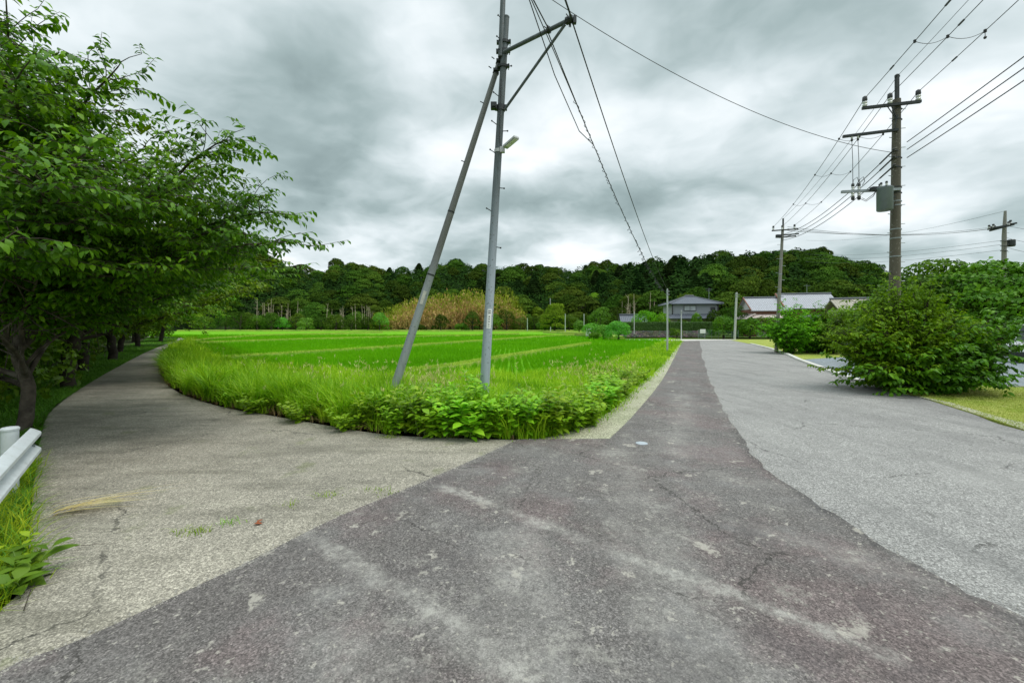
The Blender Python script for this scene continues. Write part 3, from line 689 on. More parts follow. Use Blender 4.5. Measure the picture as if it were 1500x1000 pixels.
def left_grass():
    r_ = np.random.default_rng(8)
    # thick tufts under the guardrail, then the strip further along
    pts = shoulder_pts(pl, 90000, 0, r_); t = r_.uniform(0, 1, len(pts)) ** 1.3
    y = pts[:, 1]; wid = np.where(y < 6.5, 1.9, 1.2 + y * .05); off = .02 + t * wid
    near = y < 5.5
    x_ = pts[:, 0] - off * .74; y_ = pts[:, 1] - off * .67 * np.where(near, .3, .6)
    dens = np.clip(9 / np.maximum(y, 3) ** 1.0, .05, 1); k = (r_.uniform(0, 1, len(y)) < dens) & (y > .6)
    x_, y_, y, t = x_[k], y_[k], y[k], t[k]
    h = np.where(y < 5, r_.uniform(.10, .30, len(y)), r_.uniform(.06, .20, len(y)))
    V, F, a = blades(x_, y_, h, .007 + y * .0008, r_.uniform(.4, 1.4, len(y)), -.06, segs=3, r_=r_)
    stuff_mesh('grass', V, F, 'verge_grass', a, 'green grass along the left edge of the curving path under the trees', 'grass')
    n = 26000; X = r_.uniform(-7.6, -2.9, n); Y = r_.uniform(1.2, 5.2, n)
    lx = np.interp(Y, [p[1] for p in pl], [p[0] for p in pl])
    k = (X < lx - .0 + r_.normal(0, .05, n)) & (X > lx - 2.2) & (r_.uniform(0, 1, n) < .9); X, Y = X[k], Y[k]
    V, F, a = blades(X, Y, r_.uniform(.12, .34, len(X)), .009, r_.uniform(.3, 1.3, len(X)), -.06, segs=3, r_=r_)
    stuff_mesh('grass', V, F, 'grass', a, 'lush bright grass round the foot of the white guardrail', 'grass')
    # lawn turf on the right
    n = 90000; Z = np.exp(r_.uniform(np.log(4.5), np.log(20), n)); X = r_.uniform(.75, 1.5, n) * Z
    k = inpoly(X, Z, NL); X, Z = X[k], Z[k]
    V, F, a = blades(X, Z, r_.uniform(.015, .05, len(X)), .006 + Z * .0004, r_.uniform(.3, 1.5, len(X)), .01, segs=2, r_=r_)
    stuff_mesh('turf', V, F, 'lawn_blade', a, 'short yellowish green turf beside the parking lot', 'lawn')
    n = 9000; pts = shoulder_pts(sh, n, .12, r_); pts = pts[r_.uniform(0, 1, n) < np.clip(10 / pts[:, 1], 0, 1)]
    V, F, a = blades(pts[:, 0] - .05, pts[:, 1], r_.uniform(.03, .12, len(pts)), .008 + pts[:, 1] * .0007, r_.uniform(.3, 1.5, len(pts)), -.01, segs=2, r_=r_)
    stuff_mesh('grass', V, F, 'grass', a, 'short sparse grass creeping onto the gravel shoulder of the road', 'grass')
M['lawn_blade'] = foliage('lawn_blade', (.22, .30, .04), (.34, .40, .07), (.50, .50, .16), 0.3, 0.6, 0.2, .6, .5)
left_grass()

def grit():
    """loose chips gathered along the tarmac joints"""
    r_ = np.random.default_rng(31)
    ln = [tuple(p) for p in catmull(seam, 4)]; lists = [(shoulder_pts(ln[6:], 700, .03, r_), 0.0), (shoulder_pts([(x - .02, y) for x, y in rr_[4:60]], 900, .05, r_), .0), (shoulder_pts(rl_[:30], 900, .05, r_), .0)]
    p = np.concatenate([a for a, _ in lists]); p = p[p[:, 1] < 14]; n = len(p); s = r_.uniform(.003, .009, n); o_ = np.array([[1, 0, 0], [-.5, .87, 0], [-.5, -.87, 0], [0, 0, 1.1]])
    V = (np.stack([p[:, 0], p[:, 1], np.zeros(n)], 1)[:, None, :] + o_[None] * s[:, None, None] * r_.uniform(.6, 1.3, (n, 4, 1))).reshape(-1, 3); b = np.arange(n)[:, None] * 4
    F = np.concatenate([b + np.array([f]) for f in ((0, 1, 3), (1, 2, 3), (2, 0, 3))]); stuff_mesh('grit', V, F, 'grit', None, 'pale loose grit gathered along the joints between the road surfaces', 'grit')
M["grit"] = simple('grit', (.30, .285, .25), .9, 0, .3, 40)
grit()

edge_pts = [(x + .16, y + .02) for x, y in (G(1500, 630), G(1460, 616), G(1420, 604), G(1380, 591), G(1340, 580))]
slab('lawn_edge', [(edge_pts[0][0] - .16, edge_pts[0][1] - .02)] + [(x - .14, y) for x, y in edge_pts[1:]] + [(x + .10, y + .03) for x, y in edge_pts[::-1][1:-1]] + [(edge_pts[0][0] + .45, edge_pts[0][1] + .25), (9.2, 5.2), (8.6, 5.0)], .016, .05, M['gravel'])

# ------------------------------------------------------------------ trees
def bez(a, b, c, n):
    t = np.linspace(0, 1, n)[:, None]; return (1 - t) ** 2 * a + 2 * t * (1 - t) * b + t * t * c

def tubes_np(segs):
    """segs: list of (points n x 3, radii n, sides) -> verts, quads"""
    VV, FF, k = [], [], 0
    for pts, rad, n in segs:
        m = len(pts); T = np.gradient(pts, axis=0); T = norm(T)
        ref = np.array([0.3, 0.2, 1.0]) if abs(T[0][2]) < .8 else np.array([1.0, .2, 0.1])
        u = norm(np.cross(T, ref)); w = np.cross(T, u)
        a = np.arange(n) / n * 2 * np.pi
        V = pts[:, None, :] + (u[:, None, :] * np.cos(a)[None, :, None] + w[:, None, :] * np.sin(a)[None, :, None]) * np.asarray(rad)[:, None, None]
        i = np.arange(m - 1)[:, None] * n; j = np.arange(n)[None, :]; j2 = (j + 1) % n
        F = np.stack([i + j, i + j2, i + n + j2, i + n + j], -1).reshape(-1, 4) + k
        VV.append(V.reshape(-1, 3)); FF.append(F); k += m * n
    return np.concatenate(VV), np.concatenate(FF)

def branch_tree(seed, trunk, tr, limbs, sub_step=.3, sub_len=1.3, twig_step=.16, twig_len=.38, leaf=.09, leaf_w=.42, per=9,
                droop=.35, fine=False, flat=.5, twigs=True, bare=()):
    """trunk: points; limbs: list of (t on trunk, target, lift, radius). Returns (wood V,F), (leaf V,F)"""
    r_ = np.random.default_rng(seed); segs = []
    tp = np.array([np.array(q) for q in catmull(trunk, 4)]); tp += r_.normal(0, .02, tp.shape)
    tr_ = np.linspace(tr, tr * .45, len(tp)); tr_[0] *= 1.35
    segs.append((tp, tr_, 10))
    A, B = [], []                                    # twig ends
    for (tt, tgt, lr) in bare:                       # leafless boughs in the shade
        a = tp[int(tt * (len(tp) - 1))]; c = np.array(tgt, float); L = np.linalg.norm(c - a); n = max(7, int(L / .25))
        lp = bez(a, (a + c) / 2 + r_.normal(0, .12 * L, 3) + np.array([0, 0, .12 * L]), c, n) + np.cumsum(r_.normal(0, .03, (n, 3)), 0); lp[0] = a
        segs.append((lp, np.linspace(lr, .008, n), 6)); T = norm(np.gradient(lp, axis=0))
        for j in range(2, n - 1):
            for _ in range(2):
                d = norm(T[j] * r_.uniform(.3, 1) + r_.normal(0, .6, 3)); sl = r_.uniform(.3, 1.1)
                segs.append((bez(lp[j], lp[j] + d * sl * .5 + r_.normal(0, .08, 3), lp[j] + d * sl + np.array([0, 0, r_.uniform(-.2, .25)]), 5), np.linspace(.013, .003, 5), 4))
    for (tt, tgt, lift, lr) in limbs:
        a = tp[int(tt * (len(tp) - 1))]; c = np.array(tgt, float); L = np.linalg.norm(c - a)
        mid = (a + c) / 2 + np.array([0, 0, lift * L]) + r_.normal(0, .07 * L, 3)
        n = max(6, int(L / .3)); lp = bez(a, mid, c, n) + np.cumsum(r_.normal(0, .018, (n, 3)), 0)
        segs.append((lp, np.linspace(lr, .007, n), 6))
        T = norm(np.gradient(lp, axis=0)); ns = int(L / sub_step)
        for t in np.linspace(.16, 1.0, ns):
            i = min(n - 1, int(t * (n - 1))); tg = T[i]
            hor = norm(np.array([-tg[1], tg[0], 0.0])) * (1 if r_.random() < .5 else -1)
            for _ in range(2 if t < .95 else 1):
                hor = -hor
                d = norm(tg * r_.uniform(.35, 1.0) + hor * r_.uniform(.3, 1.0) * (0 if t > .97 else 1) + np.array([0, 0, r_.uniform(-.25, .6) * flat]))
                sl = sub_len * r_.uniform(.5, 1.15) * (1.15 - .6 * t)
                p0 = lp[i]; p2 = p0 + d * sl + np.array([0, 0, -.10 * sl * droop]); pm = (p0 + p2) / 2 + np.array([0, 0, .10 * sl]) + r_.normal(0, .05, 3)
                m = max(4, int(sl / .2)); sp_ = bez(p0, pm, p2, m)
                segs.append((sp_, np.linspace(max(.006, lr * .25 * (1.1 - t)), .004, m), 4))
                ST = norm(np.gradient(sp_, axis=0)); k = max(2, int(sl / twig_step))
                for u_ in np.linspace(.2, 1, k):
                    j = min(m - 1, int(u_ * (m - 1))); h2 = norm(np.array([-ST[j][1], ST[j][0], 0.0])) * (1 if r_.random() < .5 else -1)
                    dd = norm(ST[j] * r_.uniform(.4, 1) + h2 * r_.uniform(.2, 1) + np.array([0, 0, r_.uniform(-.35, .4)]))
                    A.append(sp_[j]); B.append(sp_[j] + dd * twig_len * r_.uniform(.6, 1.2) + np.array([0, 0, -.05 * droop]))
    A, B = np.array(A), np.array(B)
    if twigs:
        for a, b in zip(A[::1], B[::1]): segs.append((np.array([a, b]), np.array([.004, .002]), 3))
    WV, WF = tubes_np(segs)
    n = len(A); f = np.tile((np.arange(per) + .5) / per, n); a = np.repeat(A, per, 0); b = np.repeat(B, per, 0)
    base = a + (b - a) * f[:, None]; tw = norm(b - a); k = len(base)
    side = norm(np.cross(tw, np.array([0, 0, 1.0]))) * np.where(np.arange(k) % 2 == 0, 1, -1)[:, None]
    D = norm(tw * .55 + side * .8 + np.stack([r_.normal(0, .25, k), r_.normal(0, .25, k), r_.normal(-droop, .3, k)], 1))
    N = norm(np.stack([r_.normal(0, .35, k), r_.normal(0, .35, k), np.ones(k)], 1))
    L = leaf * r_.uniform(.65, 1.2, k)
    LV, LF = leaves(base, D, N, L, L * leaf_w, .1, .22, fine)
    return (WV, WF), (LV, LF), r_

def put_tree(name, data, loc, leafmat, barkmat, label, cat, group=None, fine=False, rotz=0):
    (WV, WF), (LV, LF), r_ = data
    root = empty(name, loc, rotz); tag(root, label, cat, group)
    o = link('trunk', mesh_np('trunk', WV, WF, M[barkmat], smooth=True), root)
    per = 6 if fine else 2; m = len(LF) // per
    val = r_.uniform(0, 1, m); att = np.concatenate([val] * per)
    link('crown', mesh_np('crown', LV, LF, M[leafmat], att), root)
    return root

def lobes_crown(r_, lobes, n, size, aspect=.62, thick=.12, jit=.6, low=-.35):
    """leaf clumps on the outside of a union of ellipsoids"""
    C = np.array([l[0] for l in lobes]); Rd = np.array([l[1] for l in lobes]); area = (Rd[:, 0] * Rd[:, 2]); pr_ = area / area.sum()
    i = r_.choice(len(lobes), n, p=pr_); u = norm(r_.normal(0, 1, (n, 3))); u[:, 2] = np.where(u[:, 2] < low, -u[:, 2] * .8, u[:, 2]); u = norm(u)
    rad = 1 + r_.normal(0, thick, n) * .6 + .10 * np.sin(u[:, 0] * 9 + i) * np.sin(u[:, 1] * 8 + 2 * i) * np.cos(u[:, 2] * 7 + i)
    p = C[i] + u * Rd[i] * rad[:, None]; keep = np.ones(n, bool)
    for j in range(len(lobes)):
        q = (p - C[j]) / Rd[j]; keep &= ~(((q ** 2).sum(1) < .72) & (i != j))
    p, u, i = p[keep], u[keep], i[keep]; nn = norm(u / Rd[i]); k = len(p)
    N = norm(nn + r_.normal(0, jit, (k, 3)) * .6); D = norm(np.cross(N, r_.normal(0, 1, (k, 3)))); D[:, 2] -= .25
    s = size * r_.uniform(.6, 1.3, k)
    V, F = leaves(p - norm(D) * s[:, None] * .5, D, N, s, s * aspect, .05, .12)
    a = np.clip(r_.uniform(0, 1, k) * .7 + r_.uniform(0, .3, len(lobes))[i], 0, 1)
    return V, F, np.concatenate([a, a])

def broad_lobes(r_, R_, H, n, flat=.55, top=1.0):
    out_ = [((0, 0, H * .46), (R_ * .74, R_ * .74, H * .42))]
    for k in range(n):
        a = r_.uniform(0, 2 * np.pi); q = r_.uniform(0, 1) ** .6; rr = R_ * .8 * q
        z = H * (.36 + .50 * (1 - q ** 2) * r_.uniform(.75, 1.1) * top); s = R_ * r_.uniform(.24, .42)
        if k % 3 == 2: rr = R_ * .82 * r_.uniform(.8, 1); z = H * r_.uniform(.12, .42)
        out_.append(((rr * np.cos(a), rr * np.sin(a), z), (s, s, s * flat)))
    return out_

def limb_wood(r_, R_, H, tr, n=5, rise=.62):
    segs = [(np.array([[0, 0, -.3], [r_.normal(0, .1), r_.normal(0, .1), H * .3], [r_.normal(0, .3), r_.normal(0, .3), H * .75]]), np.array([tr * 1.25, tr, tr * .3]), 8)]
    for k in range(n):
        a = r_.uniform(0, 6.28); e = np.array([np.cos(a) * R_ * .6, np.sin(a) * R_ * .6, H * r_.uniform(rise - .12, rise + .15)])
        s0 = np.array([0, 0, H * r_.uniform(.2, .4)]); segs.append((bez(s0, (s0 + e) / 2 + np.array([0, 0, -.04 * H]), e, 5), np.linspace(tr * .5, tr * .12, 5), 5))
    return tubes_np(segs)

def crown_tree(name, seed, R_, H, nl, nleaf, size, leafmat, barkmat, flat=.55, lobes=None, thick=.12, tr=None):
    r_ = np.random.default_rng(seed); lb = lobes or broad_lobes(r_, R_, H, nl, flat)
    V, F, a = lobes_crown(r_, lb, nleaf, size, thick=thick)
    root = empty(name); WV, WF = limb_wood(r_, R_, H, tr or R_ * .06)
    link('trunk', mesh_np('trunk', WV, WF, M[barkmat], smooth=True), root)
    link('crown', mesh_np('crown', V, F, M[leafmat], a), root)
    return root

def conifer(name, seed, R_, H, nleaf, size, leafmat):
    r_ = np.random.default_rng(seed); n = nleaf
    z = r_.uniform(.18, 1, n) ** .85; lay = np.abs(((z * 13) % 1) - .5) * 2
    rad = R_ * (1 - z ** 2.2) ** .8 * (.55 + .45 * lay) * r_.uniform(.75, 1.08, n) + .12
    a = r_.uniform(0, 2 * np.pi, n); rad *= 1 + .18 * np.sin(a * 3 + z * 9)
    p = np.stack([rad * np.cos(a), rad * np.sin(a), z * H], 1)
    D = np.stack([np.cos(a), np.sin(a), r_.uniform(-.7, .1, n)], 1); N = np.stack([np.cos(a) * .5, np.sin(a) * .5, np.ones(n)], 1) + r_.normal(0, .35, (n, 3))
    s = size * r_.uniform(.7, 1.3, n)
    V, F = leaves(p, D, N, s, s * .5, .05, .2); at = r_.uniform(0, 1, n)
    root = empty(name); WV, WF = tubes_np([(np.array([[0, 0, -.3], [0, 0, H * .5], [0, 0, H * .97]]), np.array([R_ * .11, R_ * .08, .03]), 8)])
    link('trunk', mesh_np('trunk', WV, WF, M['pale_stem'], smooth=True), root)
    link('crown', mesh_np('crown', V, F, M[leafmat], np.concatenate([at, at])), root)
    return root

def place(proto, used, loc, rotz, sc, label, group, cat='tree', name=None):
    r0 = proto if not used.get(proto) else copy_tree(proto)
    used[proto] = True
    r0.location = loc; r0.rotation_euler = (0, 0, rotz); r0.scale = sc
    tag(r0, label, cat, group)
    return r0
USED = {}

# --- the cherry trees along the left side of the path
def near_cherry():
    b = np.array([-8.0, 6.7, 0.0])
    trunk = [(0, 0, -.1), (.02, .05, .55), (-.08, .05, 1.15), (-.2, .1, 1.75), (-.15, .2, 2.5), (.1, .2, 3.2)]
    L = [  # targets in world coordinates: long arching limbs out over the path
        (.45, P(425, 360, 5.9), .20, .06), (.55, P(402, 308, 6.1), .16, .055), (.70, P(322, 212, 5.6), .10, .055), (.6, P(300, 262, 5.4), .10, .05),
        (.8, P(175, 104, 5.3), .04, .05), (.9, P(120, 195, 6.2), .05, .045), (.95, P(70, 75, 4.9), .02, .045), (1., P(10, 10, 5.2), .0, .045),
        (1., P(-60, -60, 5.6), .0, .045), (.95, P(20, 100, 4.3), .05, .04), (.9, P(110, 210, 4.4), .05, .045), (.8, P(200, 222, 6.6), .06, .045),
        (.7, P(220, 290, 4.9), .12, .045), (.6, P(330, 330, 6.3), .12, .045), (.5, P(390, 395, 7.2), .18, .05), (.5, P(240, 380, 5.5), .14, .04),
        (.8, P(60, 250, 3.9), .06, .045), (.65, P(-30, 330, 3.8), .08, .04), (.9, P(-160, 120, 4.6), .05, .045), (.7, P(100, 330, 4.7), .10, .04),
        (.9, P(110, 200, 7.6), .04, .04), (.8, P(262, 262, 8.6), .04, .05), (.9, P(-100, 200, 7.0), .03, .05), (.9, P(10, 110, 7.6), .0, .05),
        (.7, P(-240, 250, 5.0), .05, .04), (.95, P(-40, 30, 8.4), .0, .045), (.7, P(370, 300, 7.7), .10, .05), (.5, P(160, 400, 7.2), .12, .03), (.5, P(300, 425, 8.6), .16, .04), (.5, P(345, 400, 8.3), .18, .04), (.5, P(255, 440, 9.4), .14, .035), (.6, P(370, 360, 8.0), .15, .04)]
    limbs = [(t, np.array(q) - b, l, r) for t, q, l, r in L]
    bare = [(.30, P(-40, 470, 5.2), .05), (.35, P(60, 400, 5.4), .045), (.25, P(-120, 520, 6.5), .06), (.45, P(180, 400, 8.4), .035), (.5, P(110, 430, 8.0), .04),
            (.4, P(-90, 430, 4.6), .045), (.3, P(130, 470, 8.6), .04), (.55, P(30, 360, 4.8), .035), (.35, P(190, 455, 7.6), .03), (.2, P(-60, 560, 8.2), .05)]
    bare = [(t, np.array(q) - b, r) for t, q, r in bare]
    d = branch_tree(11, trunk, .10, limbs, sub_step=.17, sub_len=1.0, twig_step=.11, twig_len=.34, leaf=.112, leaf_w=.46, per=8, droop=.5, fine=True, bare=bare)
    print('near cherry leaves', len(d[1][1]) // 6)
    return put_tree('cherry_tree', d, tuple(b), 'cherry_leaf', 'bark',
                    'nearest and largest cherry tree, its long leafy limbs arching out over the left path', 'tree', 'cherry trees along the left path', True)
near_cherry()

def mid_cherry(seed, R_, H, nl, per=7):
    r_ = np.random.default_rng(seed)
    trunk = [(0, 0, -.1), (.1, -.05, .8), (.3, -.15, 1.6), (.35, -.1, 2.5), (.5, -.2, H * .6)]; L = []
    for k in range(nl):
        a = k / nl * 6.283 * 2.0 + r_.uniform(-.3, .3); q = r_.uniform(.55, 1.0)
        hz = H * (r_.uniform(.20, .5) if k % 3 == 0 else r_.uniform(.5, 1.0) * (1.15 - .35 * q)); L.append((r_.uniform(.35, 1), (math.cos(a) * R_ * q, math.sin(a) * R_ * q, hz), .10, .05))
    return branch_tree(seed, trunk, .15, L, sub_step=.34, sub_len=1.5, twig_step=.18, twig_len=.44, leaf=.16, leaf_w=.5, per=per, droop=.4, twigs=False)
cher = [put_tree('cherry_tree', mid_cherry(21, 4.6, 6.4, 24), (0, 0, 0), 'cherry_mid', 'dark_bark', 'x', 'tree'),
        put_tree('cherry_tree', mid_cherry(22, 4.9, 6.0, 24), (0, 0, 0), 'cherry_mid', 'dark_bark', 'x', 'tree')]
G1 = 'cherry trees along the left path'
for i, (x, y, s, rz, k, lab) in enumerate([
        (-12.4, 11.4, 1.12, .4, 0, 'cherry tree with a forked dark trunk, second along the left path behind the nearest one'),
        (-16.3, 15.6, 1.15, 2.7, 1, 'third cherry tree along the left path, dark trunk on the grass strip'),
        (-20.2, 20.8, 1.3, 3.9, 0, 'fourth cherry tree along the left path, low boughs over the asphalt'),
        (-25.4, 26.5, 1.15, 1.2, 1, 'fifth cherry tree along the left path, at the middle of the row'),
        (-31.0, 34.0, 1.25, 5.0, 0, 'sixth cherry tree along the left path, just before the bend'),
        (-38.2, 44.5, 1.3, .9, 1, 'farthest cherry tree along the left path, dark beside the distant bend'),
        (-13.6, 6.0, 1.35, 1.7, 1, 'cherry tree at the far left, standing behind the nearest trunk'),  # this and the second-row trees are enlarged to block skylight from the left
        (-19.0, 10.5, 1.5, 4.4, 0, 'cherry tree in the dark second row behind the forked trunk'),
        (-25.5, 17.5, 1.55, 2.6, 1, 'cherry tree in the second row, back from the middle of the path'),
        (-36.0, 28.0, 1.6, .2, 0, 'cherry tree in the second row, back from the bend of the path'),
        (-49.0, 57.5, 1.25, 3.0, 0, 'cherry tree leaning over the path where it turns out of sight')]):
    place(cher[k], USED, (x, y, -.05), rz, (s, s, s), lab, G1)

# --- forest on the hills
def hill_profile(px):
    """row of the hill's skyline in the photograph at column px"""
    return np.interp(px, [-300, 100, 250, 330, 352, 375, 400, 440, 474, 486, 500, 530, 562, 600, 640, 662, 700, 760, 800, 850, 900, 950, 1000, 1050, 1100, 1150, 1195, 1232, 1262, 1300, 1340, 1500, 1900],
                     [318, 318, 324, 332, 340, 360, 381, 390, 397, 390, 383, 385, 394, 392, 388, 383, 385, 388, 388, 390, 385, 379, 372, 370, 366, 363, 363, 372, 381, 396, 412, 425, 430])
def hill_front(px): return np.interp(px, [-300, 330, 560, 860, 930, 1000, 1300, 1500, 1900], [120, 140, 146, 138, 110, 92, 88, 80, 75])
def hill_point(px, t):
    """ground of the wooded slope: t = 0 at its foot, 1 at the ridge"""
    Z0 = hill_front(px); D = np.interp(px, [-300, 400, 900, 1300], [130, 95, 70, 55]); Z = Z0 + t * D
    crown = 6.2
    zr = EYE + (HOR - hill_profile(px)) / FOC * (Z0 + D) - crown
    return (px - 750) / FOC * Z, Z, np.clip(zr, 0.5, None) * (t ** .8) * (1 if np.isscalar(t) else 1)

def build_hill():
    cols = np.linspace(-300, 1900, 111); rows = np.concatenate([np.linspace(0, 1, 12), [1.25, 1.6, 2.2]])
    V = []
    for t in rows:
        x, y, z = hill_point(cols, min(t, 1.0)) if t <= 1 else hill_point(cols, 1.0)
        if t > 1: k = t; y = y * (1 + (t - 1) * .35); x = x * (1 + (t - 1) * .35); z = z * (1 - (t - 1) * .9)
        V.append(np.stack([x, y, z - .15], 1))
    nr, nc = len(rows), len(cols); V = np.concatenate(V)
    i = np.arange(nr - 1)[:, None] * nc; j = np.arange(nc - 1)[None, :]
    F = np.stack([i + j, i + j + 1, i + nc + j + 1, i + nc + j], -1).reshape(-1, 4)
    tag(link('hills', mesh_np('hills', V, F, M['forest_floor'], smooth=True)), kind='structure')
build_hill()

protos = {
    'dark': [crown_tree('broadleaf_tree', 31, 5.2, 9.5, 26, 9000, .55, 'dark_crown', 'dark_bark', .50), crown_tree('broadleaf_tree', 32, 5.8, 9.0, 30, 9500, .55, 'dark_crown', 'dark_bark', .42)],
    'green': [crown_tree('broadleaf_tree', 33, 5.2, 9.0, 26, 9000, .55, 'green_crown', 'dark_bark', .48), crown_tree('broadleaf_tree', 34, 6.2, 8.6, 34, 9500, .55, 'green_crown', 'dark_bark', .36)],
    'light': [crown_tree('broadleaf_tree', 35, 4.2, 8.5, 20, 6500, .50, 'light_crown', 'dark_bark', .62)],
    'cedar': [conifer('cedar_tree', 36, 3.3, 10.6, 7000, .62, 'cedar_crown'), conifer('cedar_tree', 37, 3.0, 9.8, 6500, .60, 'cedar_crown')],
}
def zone(px):
    return ('above the far left bushes' if px < 370 else 'above the lime green bushes' if px < 460 else 'left of the dry bamboo' if px < 560 else 'behind the leaning brace pole' if px < 640 else 'above the dry bamboo' if px < 720 else
            'right of the main pole' if px < 790 else 'above the lone round tree' if px < 870 else 'above the light green bushes' if px < 950 else 'behind the grey house' if px < 1060 else
            'between the two houses' if px < 1110 else 'behind the silver roofed house' if px < 1200 else 'left of the transformer pole')
def forest():
    r_ = np.random.default_rng(77); cnt = 0
    rows = [(0.02, 31), (0.14, 33), (.28, 34), (.42, 34), (.57, 34), (.72, 36), (.87, 40), (1.0, 52)]
    for ri, (t, n) in enumerate(rows):
        for k in range(n):
            px = 250 + (1345 - 250) * (k + r_.uniform(.1, .9)) / n
            tt = float(np.clip(t + r_.uniform(-.05, .05), 0, 1)); x, y, z = [float(q) for q in hill_point(px, tt)]
            u = r_.random()
            if 1040 > px > 930 and .2 < t < .9: kind = 'cedar'
            elif 560 < px < 640 and t > .5: kind = 'cedar' if u < .25 else 'dark'
            elif 640 < px < 1050 and t > .3: kind = 'cedar' if u < (.30 if t < .8 else .14) else 'dark' if u < .72 else 'green' if u < .92 else 'light'
            elif px > 1050: kind = 'dark' if u < .55 else 'green' if u < .94 else 'light'
            elif px < 430: kind = 'green' if u < .62 else 'light' if u < .85 else 'dark'
            else: kind = 'green' if u < .52 else 'dark' if u < .87 else 'light' if u < .93 else 'cedar'
            pr_ = protos[kind][int(r_.integers(len(protos[kind])))]
            s = r_.uniform(.75, 1.12) * (1.0 if px < 900 else .88); 
            if t > .9: s *= r_.uniform(.8, 1.1)
            if t < .1: s *= .85
            if kind == 'light': s *= .8
            if kind == 'cedar': s *= .82 if t > .8 else .95
            word = {'dark': 'dark broadleaf tree', 'green': 'mid green tree', 'light': 'yellow green tree', 'cedar': 'narrow dark cedar'}[kind]
            where = ['at the forest foot ', 'low on the slope ', 'below mid slope ', 'at mid slope ', 'above mid slope ', 'high on the slope ', 'just below the skyline ', 'on the skyline '][ri]
            place(pr_, USED, (x, y, z - (.4 if t < .1 else 1.2)), float(r_.uniform(0, 6.28)), (s, s, s * r_.uniform(.9, 1.15)), word + ' ' + where + zone(px), 'trees of the wooded hills: ' + word + ' ' + where + zone(px)); cnt += 1
    print('forest trees', cnt)
forest()

# undergrowth carpet between the trunks: one mass
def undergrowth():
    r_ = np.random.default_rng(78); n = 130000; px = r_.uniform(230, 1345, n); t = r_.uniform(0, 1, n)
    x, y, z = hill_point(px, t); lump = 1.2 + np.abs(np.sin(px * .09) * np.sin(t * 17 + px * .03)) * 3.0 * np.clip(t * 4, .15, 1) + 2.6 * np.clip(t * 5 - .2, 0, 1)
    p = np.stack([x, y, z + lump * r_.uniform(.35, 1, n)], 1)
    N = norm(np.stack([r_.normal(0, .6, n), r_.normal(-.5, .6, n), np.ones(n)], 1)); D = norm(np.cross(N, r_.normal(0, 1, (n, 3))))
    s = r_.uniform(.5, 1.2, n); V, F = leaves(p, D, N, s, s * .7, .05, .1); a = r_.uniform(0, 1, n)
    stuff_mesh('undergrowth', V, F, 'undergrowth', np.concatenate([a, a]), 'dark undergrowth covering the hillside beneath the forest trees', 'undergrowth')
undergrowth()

# far blue-green hill to the right
def far_hill():
    r_ = np.random.default_rng(79)
    cols = np.linspace(1290, 2300, 60); top = np.interp(cols, [1290, 1340, 1400, 1440, 1500, 1700, 2300], [420, 402, 388, 383, 388, 380, 370]); Z0, Z1 = 330, 420
    V = np.concatenate([np.stack([(cols - 750) / FOC * Z0, np.full(60, Z0), np.full(60, -.2)], 1), np.stack([(cols - 750) / FOC * Z1, np.full(60, Z1), EYE + (HOR - top) / FOC * Z1 - 5], 1),
                        np.stack([(cols - 750) / FOC * 560, np.full(60, 560), np.full(60, -.2)], 1)])
    j = np.arange(59)[None, :]; i = np.arange(2)[:, None] * 60; F = np.stack([i + j, i + j + 1, i + 60 + j + 1, i + 60 + j], -1).reshape(-1, 4)
    tag(link('hills', mesh_np('hills', V, F, M['forest_floor'])), kind='structure')
    n = 40000; c = r_.uniform(1290, 1900, n); t = r_.uniform(0, 1, n); tp = np.interp(c, cols, top); Z = Z0 + t * (Z1 - Z0)
    z = t * (EYE + (HOR - tp) / FOC * Z1 - 5) + 3.5 * np.abs(np.sin(c * .11 + t * 20) * np.cos(t * 31 + c * .05)) * r_.uniform(.4, 1, n) + 1
    p = np.stack([(c - 750) / FOC * Z, Z, z], 1); N = norm(np.stack([r_.normal(0, .5, n), r_.normal(-.4, .5, n), np.ones(n)], 1)); D = norm(np.cross(N, r_.normal(0, 1, (n, 3))))
    s = r_.uniform(1.4, 2.8, n); V, F = leaves(p, D, N, s, s * .7); a = r_.uniform(0, 1, n)
    stuff_mesh('far_wood', V, F, 'far_crown', np.concatenate([a, a]), 'distant wooded hill showing faint blue green at the right', 'distant wood')
far_hill()

